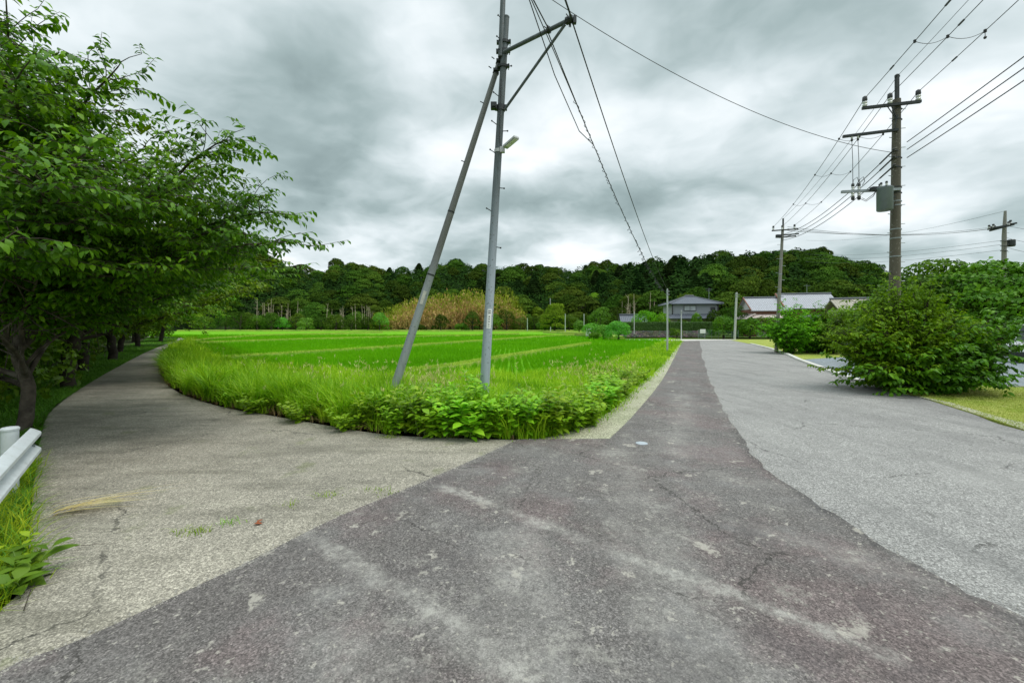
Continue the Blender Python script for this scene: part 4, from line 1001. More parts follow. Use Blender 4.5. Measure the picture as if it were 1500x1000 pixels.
# --- dry and green bamboo grove beyond the paddy
def bamboo():
    r_ = np.random.default_rng(80)
    n = 1500; px = r_.uniform(545, 768, n); t = r_.uniform(0, 1, n); Z = 136 + t * 10
    hgt = np.interp(px, [545, 570, 600, 650, 700, 745, 768], [4.5, 8, 11, 13.5, 14.5, 14, 9]) * (.45 + .55 * t) * r_.uniform(.85, 1.08, n)
    x = (px - 750) / FOC * Z; V_, F_, A_ = [], [], []
    lean = r_.normal(0, .06, (n, 2)); segs = []
    for i in range(0, n, 2):
        b = np.array([x[i], Z[i], 0]); e = b + np.array([lean[i, 0] * hgt[i], lean[i, 1] * hgt[i], hgt[i] * .9]); segs.append((np.array([b, e]), np.array([.07, .03]), 3))
    WV, WF = tubes_np(segs)
    per = 34; f = r_.uniform(.12, 1, n * per) ** .8; i = np.repeat(np.arange(n), per)
    p = np.stack([x[i] + lean[i, 0] * hgt[i] * f + r_.normal(0, .35, len(i)), Z[i] + lean[i, 1] * hgt[i] * f + r_.normal(0, .35, len(i)), hgt[i] * f], 1)
    D = np.stack([r_.normal(0, .35, len(i)), r_.normal(0, .35, len(i)), r_.choice([1.0, 1.0, -.6], len(i))], 1); N = norm(r_.normal(0, 1, (len(i), 3)) + np.array([0, -.6, .5]))
    s = r_.uniform(.5, 1.15, len(i)); edge = np.exp(-((px[i] - 548) / 22) ** 2)
    green = (f + r_.normal(0, .10, len(i)) > np.interp(px[i], [545, 600, 690, 768], [.62, .88, .84, .72]) + .15 * (1 - t[i])) | (r_.random(len(i)) < edge) | (r_.random(len(i)) < .03)
    for nm, m, mk, lab in (('bamboo_leaves', 'bamboo_dry', ~green, 'orange brown dried bamboo thicket beyond the paddy'), ('bamboo_leaves', 'bamboo_green', green, 'yellow green bamboo tops above the dried thicket')):
        V, F = leaves(p[mk], D[mk], N[mk], s[mk], s[mk] * .26, .05, .15); a = r_.uniform(0, 1, mk.sum()); stuff_mesh(nm, V, F, m, np.concatenate([a, a]), lab, 'bamboo')
    stuff_mesh('bamboo_stems', WV, WF, 'bamboo_stem', None, 'crowded thin stems of the dried bamboo thicket', 'bamboo')
bamboo()

# pale bare stems at the forest's foot
def stems():
    r_ = np.random.default_rng(81); mats_ = 'pale_stem'
    k = 0
    def one(px, Z, h, lean, r0):
        mb_seg = [(np.array([[0, 0, -.3], [lean * h * .4, 0, h * .5], [lean * h, 0, h]]), np.array([r0, r0 * .8, r0 * .3]), 6)]
        for j in range(3):
            s0 = h * r_.uniform(.45, .9); a = r_.uniform(0, 6.28); mb_seg.append((np.array([[lean * s0, 0, s0], [lean * s0 + math.cos(a) * .9, math.sin(a) * .9, s0 + r_.uniform(.5, 1.2)]]), np.array([r0 * .4, .02]), 4))
        V, F = tubes_np(mb_seg); return mesh_np('dead_tree', V, F, M['pale_stem'], smooth=True)
    base = [one(0, 0, r_.uniform(5.5, 8), r_.normal(0, .12), .13) for _ in range(5)]
    for (a, b, n, zz, where) in ((395, 560, 34, 142, 'beyond the left of the paddy'), (905, 965, 14, 106, 'on the bank left of the grey house'), (345, 400, 6, 140, 'behind the far left shrubs')):
        for _ in range(n):
            px = r_.uniform(a, b); Z = zz + r_.uniform(-2, 3); o = link('dead_tree', base[int(r_.integers(5))], None, ((px - 750) / FOC * Z, Z, float(np.clip(r_.uniform(.5, 3), 0, 3))), (0, 0, r_.uniform(0, 6.28)))
            s = r_.uniform(.7, 1.15); o.scale = (s, s, s); tag(o, 'thin pale leafless trunk ' + where, 'dead tree', 'bare pale trunks ' + where)
stems()

# ------------------------------------------------------------------ bushes and trees on the right
def bush(seed, R3, nl, base_r, leaf, per, sub_len=.75, sub_step=.24, low=.12, sq=(1, 1), zmin=.2, fine=False, twig=.30, extra=(), th=.55):
    """many stemmed bush: R3 = half widths and height"""
    r_ = np.random.default_rng(seed); L = []
    for k in range(nl):
        a = k * 2.399 + r_.uniform(-.2, .2); q = math.sqrt((k + .5) / nl); el = q * math.pi / 2
        z = max(zmin, R3[2] * (math.cos(el) ** .55) * r_.uniform(.82, 1.0)) if k % 3 else R3[2] * r_.uniform(low, .55); rr = (q if k % 3 else r_.uniform(.75, 1.0)) * r_.uniform(.8, 1.0)
        L.append((r_.uniform(0.05, .9), (math.cos(a) * R3[0] * rr, math.sin(a) * R3[1] * rr, z), .14, base_r))
    if fine: L = [(t, (max(g[0], -1.35) if g[2] < 1.0 else g[0], g[1], g[2]), l, r) for t, g, l, r in L]
    L += [(.5, q, .10, base_r) for q in extra]
    return branch_tree(seed, [(0, 0, -.1), (.03, .02, .15), (-.02, .03, th * .6), (.02, 0, th)], base_r * 2.2, L, sub_step=sub_step, sub_len=sub_len, twig_step=.13, twig_len=twig,
                       leaf=leaf, leaf_w=.52, per=per, droop=.45, fine=fine, twigs=False)
M['bright_leaf2'] = foliage('dome_leaf', (.055, .165, .005), (.12, .31, .008), (.24, .46, .014), 0.35, 0.55, 0.12)
G2 = 'bushy trees beside the parking lot'
put_tree('dogwood_bush', bush(41, (1.9, 1.35, 1.95), 78, .03, .15, 8, .50, .18, fine=True, extra=[P(a, b, c) - Vector((10.75, 10.75, 0)) for a, b, c in ((1470, 478, 10.2), (1500, 500, 10.2), (1480, 515, 10.0), (1450, 470, 10.6), (1440, 545, 9.9), (1400, 568, 9.8), (1480, 470, 10.6), (1430, 480, 10.2), (1500, 485, 10.0), (1270, 545, 10.0), (1285, 500, 10.2))]), (10.75, 10.75, 0), 'shrub_leaf', 'dark_bark',
         'wide low bush with large drooping leaves on the lawn, nearest on the right', 'bush', G2, True)
put_tree('dome_tree', bush(42, (2.05, 1.0, 3.0), 100, .03, .105, 8, .55, .20, low=.38, zmin=.6), (10.3, 10.75, 0), 'bright_leaf2', 'dark_bark',
         'dome shaped green tree behind the nearest bush, hiding the foot of the big utility pole', 'tree', G2)

def small_tree(seed, loc, R_, H, nleaf, size, matn, label, cat='tree', name='round_tree', group=None, flat=.6, nl=16, rotz=0.0, low_=None):
    t = crown_tree(name, seed, R_, H, nl, nleaf, size, matn, 'dark_bark', flat, lobes=low_)
    t.location = loc; t.rotation_euler = (0, 0, rotz); return tag(t, label, cat, group)
def shrub_lobes(seed, R_, H, n, sq=1.0):
    r_ = np.random.default_rng(seed); o = [((0, 0, H * .42), (R_ * .7, R_ * .7 * sq, H * .42))]
    for k in range(n):
        a = r_.uniform(0, 6.28); q = r_.uniform(.2, 1) ** .7; s = R_ * r_.uniform(.25, .42); hz = H * r_.uniform(.16, .82) * (1.05 - .45 * q * q)
        o.append(((math.cos(a) * R_ * .72 * q, math.sin(a) * R_ * .72 * q * sq, hz), (s, s, min(s * .8, hz * .95 + .05))))
    return o
def shrub(seed, px, Z, R_, H, matn, label, nleaf=3500, size=.16, n=14, z=0.0, group=None, cat='shrub', name='shrub'):
    return small_tree(seed, ((px - 750) / FOC * Z, Z, z), R_, H, nleaf, size, matn, label, cat, name, group, low_=shrub_lobes(seed, R_, H, n))

# the row of small trees on the kerb by the second pole, trunks showing
def row_tree(seed, px, Z, R3, nl, lab, leafm='bright_leaf2', trunk_h=.55):
    d = bush(seed, (R3[0] * .82, R3[1], R3[2] * .95), nl, .035, .17, 6, .6, .25, low=.50, zmin=1.25, twig=.30, th=1.15)
    (WV, WF), lv, r_ = d; sg = []
    for k in range(3): q = k * 2.1 + seed; sg.append((np.array([[math.cos(q) * .32, math.sin(q) * .2, -.1], [math.cos(q) * .36, math.sin(q) * .2, .6], [math.cos(q) * .7, math.sin(q) * .5, 1.7]]), np.array([.065, .05, .02]), 7))
    V2, F2 = tubes_np(sg); d = ((np.concatenate([WV, V2]), np.concatenate([WF, F2 + len(WV)])), lv, r_)
    return put_tree('small_tree', d, ((px - 750) / FOC * Z, Z, 0), leafm, 'dark_bark', lab, 'tree', 'small trees in a row on the kerb')
row_tree(51, 1157, 25.2, (2.0, 1.6, 3.15), 46, 'bright small tree at the left end of the kerb row, beside the second utility pole')
row_tree(52, 1186, 25.6, (1.8, 1.6, 3.2), 42, 'bushy small tree in the middle of the kerb row')
row_tree(53, 1216, 25.0, (2.0, 1.6, 3.0), 42, 'dark low boughed small tree at the right end of the kerb row', 'shrub_leaf')
row_tree(54, 1250, 27.0, (2.2, 1.8, 3.1), 42, 'small dark tree half hidden behind the dome shaped tree', 'shrub_leaf')
# larger trees beyond the lot
def lot_tree(seed, px, Z, R_, H, lab, m_='shrub_leaf', n=9000):
    return small_tree(seed, ((px - 750) / FOC * Z, Z, 0), R_, H, n, .26, m_, lab, 'tree', 'spreading_tree', 'large trees beyond the parking lot', .42, 26)
lot_tree(61, 1362, 27, 3.6, 6.0, 'spreading tree with a flat dark crown beyond the parking lot, left of its neighbours', n=14000)
lot_tree(62, 1450, 25, 4.0, 5.9, 'largest spreading tree beyond the lot, in front of the far right pole', n=16000)
lot_tree(63, 1560, 24, 4.2, 5.8, 'spreading tree at the right edge of the picture beyond the white van', n=14000)
lot_tree(64, 1310, 36, 3.2, 5.2, 'dense tree beyond the lot, seen just right of the big utility pole', n=9000)
lot_tree(65, 1500, 42, 5.0, 6.6, 'tall dark tree farthest back behind the parking lot', 'dark_crown', n=9000)

# shrubs and trees between the lot lawn and the silver roofed house
G3 = 'garden shrubs in front of the houses'
for a in [(71, 1060, 56.5, 1.9, 3.6, 'shrub_leaf', 'round green shrub left of the pale post at the road end', 5000, .2),
          (72, 1098, 57, 2.0, 3.0, 'shrub_leaf', 'leafy shrub right of the pale post at the road end', 4500, .2),
          (73, 1126, 57.5, 2.3, 3.3, 'shrub_leaf', 'broad shrub below the pink lean-to roof', 4500, .2),
          (74, 1080, 60, 2.4, 2.6, 'dark_crown', 'low dark shrub hidden behind the pale post', 3500, .22),
          (75, 1073, 66, 2.3, 5.4, 'dark_crown', 'clipped brownish green round tree between the two houses', 4500, .2),
          (76, 1046, 67, 1.7, 4.9, 'dark_crown', 'dark conical garden tree at the right corner of the grey house', 4200, .2),
          (77, 1020, 66, 1.2, 4.3, 'shrub_leaf', 'small layered garden pine in front of the grey house', 3000, .18),
          (78, 970, 63, 1.5, 4.2, 'bright_leaf2', 'bright green shrub beside the left wall of the grey house', 3500, .2),
          (79, 942, 64, 2.5, 4.4, 'bright_leaf2', 'round bright green tree behind the hedge, left of the thin pole', 5000, .22),
          (80, 906, 47, 1.75, 2.55, 'bright_leaf', 'round light green bush on the paddy bund', 7000, .16),
          (81, 884, 50, 1.3, 2.1, 'bright_leaf', 'loose light green bush left of the round bush on the bund', 3800, .16),
          (82, 870, 48.5, .7, 1.1, 'shrub_leaf', 'small dark bush at the bund corner', 2000, .14),
          (83, 868, 60, 1.9, 2.4, 'bright_leaf', 'pale leafy bush behind the bund beside the white box', 3500, .2),
          (84, 990, 53.5, 1.0, 1.5, 'shrub_leaf', 'dark clipped bush at the foot of the stone wall', 3000, .14),
          (85, 1198, 64, 1.5, 4.2, 'shrub_leaf', 'green shrub in front of the silver roofed house', 3500, .2),
          (86, 1155, 62, 1.4, 4.0, 'dark_crown', 'dark pointed shrub below the silver roof', 3000, .2),
          (87, 1232, 50, 2.6, 4.6, 'light_crown', 'yellowish green bush left of the dome shaped tree', 4500, .24),
          (88, 1268, 52, 3.0, 5.0, 'shrub_leaf', 'rounded green bush behind the dome shaped tree', 4500, .24),
          (89, 1000, 64, 1.6, 3.0, 'dark_crown', 'low clipped shrub under the grey house window', 3000, .18)]:
    shrub(a[0], a[1], a[2], a[3], a[4], a[5], a[6], a[7], a[8], group=G3, z=.0)

# trees and shrubs along the far side of the paddy
G4 = 'trees and shrubs along the far edge of the paddy'
small_tree(90, ((812 - 750) / FOC * 118, 118, 0), 4.0, 8.6, 9000, .34, 'light_crown', 'round yellowish green tree standing alone beyond the paddy', 'tree', 'round_tree', G4, .6, 22)
r9 = random.Random(9)
spec = [(300, 'shrub_leaf', 3.4, 5.5, 'leafy green bush under the cherry boughs'), (330, 'dark_crown', 4.2, 6.5, 'dark bush at the far left end of the paddy'), (352, 'dark_crown', 4.4, 7.0, 'large dark green bush at the far left'),
        (376, 'shrub_leaf', 4.0, 6.0, 'green bush fifth from the cherry boughs'), (398, 'dark_crown', 3.6, 6.6, 'dark rounded bush left of the lime green one'), (414, 'bright_leaf', 2.6, 5.0, 'narrow lime green bush in a gap between dark ones'),
        (434, 'shrub_leaf', 3.8, 6.2, 'mid green bush among pale trunks'), (448, 'bright_leaf', 3.2, 4.2, 'wide low lime green bush in front of the pale trunks'), (470, 'dark_crown', 3.8, 5.0, 'dark green bush right of the wide lime one'),
        (492, 'shrub_leaf', 4.2, 6.0, 'green bush in the middle of the pale trunks'), (515, 'dark_crown', 3.8, 4.6, 'low dark bush left of the bamboo'), (538, 'dark_crown', 3.2, 4.6, 'dark bush touching the left end of the bamboo'),
        (556, 'bright_leaf', 3.2, 7.0, 'lime green bush leaning on the bamboo'), (646, 'dark_crown', 2.9, 6.2, 'dark conical bush in front of the dry bamboo'), (612, 'dark_crown', 2.8, 2.6, 'small dark bush below the dry bamboo'),
        (692, 'dark_crown', 3.2, 7.4, 'dark green tree behind the main pole, in front of the bamboo'), (676, 'shrub_leaf', 2.6, 2.6, 'low green bush under the bamboo'), (722, 'shrub_leaf', 3.4, 6.0, 'green bush right of the main pole'),
        (742, 'dark_crown', 3.8, 7.6, 'dark tree at the right end of the bamboo'), (762, 'shrub_leaf', 3.6, 5.0, 'green bush below the right end of the bamboo'), (782, 'dark_crown', 3.0, 5.4, 'dark bush left of the lone round tree'),
        (798, 'shrub_leaf', 2.8, 4.0, 'bush at the left foot of the lone round tree'), (812, 'dark_crown', 4.2, 5.0, 'dark bush below the lone round tree'), (834, 'shrub_leaf', 3.0, 5.8, 'bush right of the lone round tree'),
        (848, 'bright_leaf', 1.7, 3.6, 'small lime green bush between two thin field posts'), (858, 'dark_crown', 3.0, 6.2, 'dark bush behind the right thin field post'), (880, 'shrub_leaf', 4.0, 7.0, 'tall green tree behind the light green bushes'),
        (905, 'dark_crown', 4.0, 7.6, 'dark tree behind the light green bushes'), (928, 'light_crown', 2.6, 5.0, 'olive bush near the small dark roof')]
for i, (px, m_, R_, H, lab) in enumerate(spec):
    Z = (132 if px < 860 else 104) + r9.uniform(-3, 3)
    if px in (612, 676, 646, 692): Z = 131
    if px in (812, 798, 834): Z = 120
    if px == 848: Z = 108
    shrub(100 + i, px, Z, R_, H, m_, lab, 4200, .30, 14, group=G4)

# woodland shrubs filling the shade behind the cherry trunks
G5 = 'shaded bushes behind the cherry trunks'
b5 = [crown_tree('bush', 140, 2.6, 3.2, 0, 9000, .15, 'shrub_leaf', 'dark_bark', lobes=shrub_lobes(140, 2.6, 3.2, 18)), crown_tree('bush', 141, 3.0, 4.6, 0, 10000, .17, 'cherry_leaf', 'dark_bark', lobes=shrub_lobes(141, 3.0, 4.6, 22))]
for i, (x, y, s, lab) in enumerate([(-9.9, 6.0, .62, 'low shaded bush left of the nearest cherry trunk'), (-12.4, 8.6, .9, 'shaded bush between the first two cherry trunks'), (-16.2, 12.2, 1.0, 'shaded bush behind the forked cherry trunk'),
        (-20.0, 16.2, 1.1, 'shaded bush behind the third cherry trunk'), (-24.5, 20.8, 1.2, 'shaded bush behind the fourth cherry trunk'), (-30.5, 27.0, 1.3, 'shaded bush behind the fifth cherry trunk'),
        (-38.0, 34.0, 1.5, 'shaded bush behind the sixth cherry trunk'), (-47.0, 44.0, 1.7, 'shaded bush beyond the bend of the path'), (-15.5, 7.0, 1.2, 'tall dark bush at the left edge behind the near trunk'),
        (-21.0, 11.5, 1.5, 'tall dark bush deep in the shade on the left'), (-29.0, 18.0, 1.8, 'tall dark bush in the middle of the shaded wood'), (-40.0, 26.0, 2.2, 'tall dark bush far back in the shaded wood'), (-12.5, 4.6, 1.1, 'bush at the left edge beyond the guardrail'),
        (-56.0, 50.0, 2.2, 'large bush closing the view behind the bend'), (-70.0, 76.0, 2.6, 'large bush at the far end of the path'),
        (-23.6, 20.0, .8, 'low shaded bush beside the fourth cherry trunk'), (-28.6, 25.4, 1.0, 'shaded bush beside the fifth cherry trunk'), (-34.4, 31.8, 1.1, 'shaded bush in the gap after the fifth cherry trunk'), (-39.5, 37.6, 1.2, 'shaded bush beside the sixth cherry trunk'),
        (-41.5, 45.0, 1.2, 'shaded bush just before the bend'), (-46.5, 51.0, 1.2, 'shaded bush at the bend of the path'), (-51.5, 57.0, 1.2, 'shaded bush hiding the field beyond the bend'), (-58.0, 60.0, 1.5, 'shaded bush where the path disappears')]):
    place(b5[i % 2], USED, (x, y, -.3), r9.uniform(0, 6), (s, s, s), lab, G5, 'bush')

# ------------------------------------------------------------------ weeds at the corner
def weed(seed, H, nst, leaf, leaf_w=.55, spread=.22, matn='weed_leaf', pairs=8, opp=True):
    r_ = np.random.default_rng(seed); segs, Bs, Ds, Ns, Ls = [], [], [], [], []
    for s_ in range(nst):
        a = r_.uniform(0, 6.28); h = H * r_.uniform(.6, 1.05); q = spread * r_.uniform(.2, 1)
        p = bez(np.array([math.cos(a) * q * .3, math.sin(a) * q * .3, -.05]), np.array([math.cos(a) * q * .6, math.sin(a) * q * .6, h * .55]), np.array([math.cos(a) * q * 1.5, math.sin(a) * q * 1.5, h]), 7)
        segs.append((p, np.linspace(.006, .002, 7), 4)); T = norm(np.gradient(p, axis=0))
        for k in range(pairs):
            t = .22 + .78 * k / (pairs - 1); x = p[0] * 0 + np.array([np.interp(t * 6, range(7), p[:, c]) for c in range(3)]); b = k * 1.57 + a + r_.normal(0, .25)
            n_ = 2 if opp else 1
            for o_ in range(n_):
                bb = b + o_ * math.pi + (0 if opp else k * .8); d = np.array([math.cos(bb), math.sin(bb), r_.uniform(-.15, .45) + .5 * t])
                Bs.append(x); Ds.append(d); Ns.append(np.array([-.4 * math.cos(bb), -.4 * math.sin(bb), 1.0]) + r_.normal(0, .2, 3)); Ls.append(leaf * r_.uniform(.7, 1.15) * (1.1 - .55 * abs(t - .45)))
    V, F = leaves(np.array(Bs), np.array(Ds), np.array(Ns), np.array(Ls), np.array(Ls) * leaf_w, .1, .28, True)
    a_ = r_.uniform(0, 1, len(Bs)); WV, WF = tubes_np(segs)
    root = empty('leafy_weed')
    link('stem', mesh_np('stem', WV, WF, M['stem_green'], smooth=True), root); link('foliage', mesh_np('foliage', V, F, M[matn], np.concatenate([a_] * 6)), root)
    return root
M['stem_green'] = simple('stem_green', (.14, .24, .04), .6)
M['dark_weed'] = foliage('dark_weed', (.03, .13, .01), (.055, .20, .015), (.09, .28, .02), 0.3, 0.5, 0.3)
wp = [weed(201, .56, 10, .16), weed(202, .52, 9, .19, .6), weed(203, .66, 11, .14, .5), weed(204, .36, 14, .13, .6, .34)]
dk = [weed(205, .75, 4, .17, .26, .12, 'dark_weed', 11, False)]
rw = random.Random(12)
wl = [(598, 634, 0), (618, 637, 2), (640, 640, 1), (655, 641, 0), (668, 637, 2), (683, 642, 1), (700, 641, 0), (716, 641, 1), (733, 640, 0), (748, 641, 2), (763, 639, 0), (776, 636, 3),
      (640, 622, 2), (672, 618, 0), (704, 620, 2), (736, 620, 1), (760, 622, 0), (566, 628, 2), (540, 628, 0), (800, 634, 3), (818, 631, 3), (838, 627, 3), (856, 622, 3), (810, 618, 3), (834, 612, 3), (858, 608, 3), (790, 624, 3),
      (872, 606, 0), (884, 601, 1), (893, 594, 1), (900, 586, 0), (908, 580, 3), (915, 573, 2), (880, 588, 0), (925, 564, 3), (935, 556, 3), (460, 612, 3), (395, 601, 3), (350, 592, 3), (586, 618, 1), (612, 612, 3), (505, 629, 3), (577, 637, 0), (440, 617, 3), (372, 604, 3), (790, 637, 0), (812, 636, 0), (846, 627, 0), (866, 617, 2)]
sides = lambda px: 'left of the brace pole' if px < 570 else 'between the two poles' if px < 690 else 'below the main pole' if px < 745 else 'at the paddy corner' if px < 865 else 'by the gravel shoulder'
LBL = {}
for i, (px, py, k) in enumerate(wl):
    x, y = G(px, py); s = rw.uniform(1.0, 1.35) * (.8 if px < 590 else 1)
    kind = ['broad leaved weed', 'big leaved bright weed', 'tall narrow leafy weed', 'low spreading leafy weed'][k]
    row = 'front' if py > 615 else 'rear'
    place(wp[k], USED, (x, y + .08, -.03), rw.uniform(0, 6), (s, s, s), LBL.setdefault((px, py), f'{kind} {sides(px)}, {row} rank'), f'{kind}s {sides(px)}, {row} rank', 'weed')
for px, py, lab in [(706, 632, 'tall dark weed with narrow leaves directly below the main pole'), (742, 628, 'tall dark narrow leaved weed just right of the main pole'), (690, 622, 'tall dark narrow leaved weed just left of the main pole'), (756, 610, 'dark narrow leaved weed standing behind the corner weeds')]:
    x, y = G(px, py); place(dk[0], USED, (x, y, -.03), rw.uniform(0, 6), (.85, .85, .85), lab, 'tall dark weeds round the main pole', 'weed')
# bottom left: broad leaf weed and straw on the path edge
t_ = weed(206, .16, 4, .17, .5, .16, 'verge_grass', 4); t_.location = (-3.22, 2.70, .0); tag(t_, 'broad leaved weed lying over the path edge at lower left', 'weed')
t_ = weed(207, .13, 5, .10, .6, .14, 'weed_leaf', 4); t_.location = (-2.80, 1.98, .0); tag(t_, 'small bright weed at the bottom left corner of the path', 'weed')
t_ = weed(209, .2, 5, .10, .6, .2, 'weed_leaf', 4); t_.location = (-3.45, 2.75, .0); tag(t_, 'yellowish leafy weed below the guardrail end, behind the lying weed', 'weed')

def straw():
    r_ = np.random.default_rng(13); n = 26; a0 = math.radians(18)
    V, F, a = blades(np.full(n, -4.12) + r_.normal(0, .05, n), np.full(n, 3.72) + r_.normal(0, .05, n), r_.uniform(.25, .62, n), .012, r_.uniform(1.2, 1.6, n), -.0, az=r_.normal(a0, .14, n), segs=4, r_=r_)
    V[:, 2] = V[:, 2] * .25 + .012
    o = link('straw_tuft', mesh_np('straw_tuft', V, F, M['straw'], a)); tag(o, 'tuft of dead yellow straw lying across the left path edge', 'straw')
    for (x, y, l, az, lab) in ((-3.55, 3.0, .42, .5, 'thin dead stalk on the path below the straw tuft'), (-2.92, 2.45, .40, 2.3, 'dark dead twig near the bottom left corner of the path')):
        mb = MB(); mb.tube([(x, y, .0), (x + math.cos(az) * l * .5, y + math.sin(az) * l * .5, .03), (x + math.cos(az) * l, y + math.sin(az) * l, 0.0)], [.003, .003, .0015], 5)
        tag(mb.obj('dead_stalk', M['bark']), lab, 'stalk')
    for (px, py, n, sc, lab) in ((283, 777, 60, .5, 'largest green grass tuft growing through the left path'), (334, 765, 26, .35, 'faint grass tuft beside the dead leaf on the path'), (423, 738, 20, .3, 'tiny grass tuft in the middle of the left path'),
                                 (480, 724, 36, .5, 'grass tuft on the path near the tarmac seam'), (545, 716, 24, .45, 'thin grass tuft close to the tarmac seam'), (565, 722, 14, .4, 'smallest grass sprig touching the tarmac seam'), (573, 640, 60, .7, 'creeping grass tuft at the verge below the brace pole')):
        x, y = G(px, py); V, F, a = blades(x + r_.normal(0, .07 * sc * 2, n), y + r_.normal(0, .035, n), r_.uniform(.03, .08, n), .006, r_.uniform(.5, 1.6, n), -.012, segs=3, r_=r_)
        tag(link('grass_tuft', mesh_np('grass_tuft', V, F, M['grass'], a)), lab, 'grass tuft')
    x, y = G(371, 767); V, F = leaves(np.array([[x, y, .0], [x + .02, y + .01, .004]]), np.array([[1, .3, .1], [.3, 1, .2]]), np.array([[0, 0, 1.], [0, .3, 1]]), .07, .04, .1, .2, True)
    tag(link('dead_leaf', mesh_np('dead_leaf', V, F, M['dead_leaf'], np.full(12, .5))), 'curled red brown dead leaf on the left path', 'leaf')
    x, y = G(940, 649); mb = MB(); mb.lathe((x, y, -.01), [(.085, 0), (.085, .014), (.07, .018), (.02, .019)], 20)
    tag(mb.obj('valve_cover', M['cover_grey'], smooth=30), 'small round pale metal cover set in the tarmac', 'cover')
M['dead_leaf'] = foliage('dead_leaf', (.22, .05, .02), (.30, .07, .03), (.35, .10, .04), .2)

M['cover_grey'] = simple('cover_grey', (.42, .46, .50), .5, .2)
straw()

# small white wild flowers
def flowers():
    r_ = np.random.default_rng(14); n = 60; px = r_.choice([606, 622, 640], n) + r_.normal(0, 12, n); py = r_.uniform(562, 590, n)
    mb = []
    for i in range(n):
        x, y = G(px[i], py[i], .45); c = np.array([x, y, r_.uniform(.38, .5)])
        for k in range(5): a = k * 1.257; mb.append((c, np.array([math.cos(a), math.sin(a), .25])))
    B = np.array([m[0] for m in mb]); D = np.array([m[1] for m in mb]); V, F = leaves(B, D, np.tile([0, 0, 1.0], (len(B), 1)), .022, .016)
    stuff_mesh('wild_flowers', V, F, 'petal', np.full(len(F), .5), 'tiny white wild flowers scattered in the grass right of the brace pole', 'wildflowers')
M['petal'] = simple('petal', (.8, .8, .75), .7)
flowers()

# ------------------------------------------------------------------ houses
def uvmesh(name, quads, matn, parent, thick=.14):
    """roof slopes: each is a polygon (a, b, ...) with a-b along the eave; given real thickness and metric UVs"""
    V, F, UV = [], [], []
    for q in quads:
        q = [Vector(p) for p in q]; u = (q[1] - q[0]).normalized(); nrm = (q[1] - q[0]).cross(q[-1] - q[0]).normalized(); v = nrm.cross(u)
        if nrm.z < 0: nrm = -nrm
        k = len(V); n = len(q); V += q + [p - nrm * thick for p in q]
        F.append([k + i for i in range(n)]); UV += [((p - q[0]).dot(u), (p - q[0]).dot(v)) for p in q]
        F.append([k + n + i for i in range(n)][::-1]); UV += [(0.1, 0.1)] * n
        for i in range(n): F.append([k + i, k + n + i, k + n + (i + 1) % n, k + (i + 1) % n]); UV += [(.1, .1)] * 4
    me = bpy.data.meshes.new(name); me.from_pydata([tuple(p) for p in V], [], F); me.materials.append(M[matn])
    l = me.uv_layers.new(name='UVMap'); l.data.foreach_set('uv', [c for p in UV for c in p]); me.update()
    return link(name, me, parent)

def gable(name, x0, x1, y0, y1, ze, zr, over, matn, parent, axis='x', ridge=True, rmat=None):
    ym = (y0 + y1) / 2; xm = (x0 + x1) / 2
    if axis == 'x':
        s = (zr - ze) / ((y1 - y0) / 2); zo = ze - s * over
        qs = [[(x0 - over, y0 - over, zo), (x1 + over, y0 - over, zo), (x1 + over, ym, zr), (x0 - over, ym, zr)], [(x1 + over, y1 + over, zo), (x0 - over, y1 + over, zo), (x0 - over, ym + .003, zr), (x1 + over, ym + .003, zr)]]
        r = [(x0 - over - .05, ym, zr + .06), (x1 + over + .05, ym, zr + .06)]
    else:
        s = (zr - ze) / ((x1 - x0) / 2); zo = ze - s * over
        qs = [[(x0 - over, y1 + over, zo), (x0 - over, y0 - over, zo), (xm, y0 - over, zr), (xm, y1 + over, zr)], [(x1 + over, y0 - over, zo), (x1 + over, y1 + over, zo), (xm + .003, y1 + over, zr), (xm + .003, y0 - over, zr)]]
        r = [(xm, y0 - over - .05, zr + .06), (xm, y1 + over + .05, zr + .06)]
    o = uvmesh(name, qs, matn, parent)
    if ridge: mb = MB(); mb.tube(r, .16, 8); mb.obj('ridge_cap', M[rmat or matn], o)
    return o

def hip(name, x0, x1, y0, y1, ze, zr, over, matn, parent, inset=None):
    X0, X1, Y0, Y1 = x0 - over, x1 + over, y0 - over, y1 + over; h = (Y1 - Y0) / 2; i = inset if inset is not None else h; ym = (Y0 + Y1) / 2
    a, b = (X0 + i, ym, zr), (X1 - i, ym, zr)
    o = uvmesh(name, [[(X0, Y0, ze), (X1, Y0, ze), b, a], [(X1, Y1, ze), (X0, Y1, ze), a, b], [(X0, Y1, ze), (X0, Y0, ze), a], [(X1, Y0, ze), (X1, Y1, ze), b]], matn, parent)
    mb = MB(); mb.tube([(a[0] - .1, ym, zr + .08), (b[0] + .1, ym, zr + .08)], .18, 8)
    for c, e in ((a, (X0, Y0, ze)), (b, (X1, Y0, ze)), (a, (X0, Y1, ze)), (b, (X1, Y1, ze))): mb.tube([c, (e[0], e[1], e[2] + .04)], .12, 6)
    mb.obj('ridge_cap', M['ridge'], o); return o
M['ridge'] = simple('ridge', (.10, .11, .13), .6)

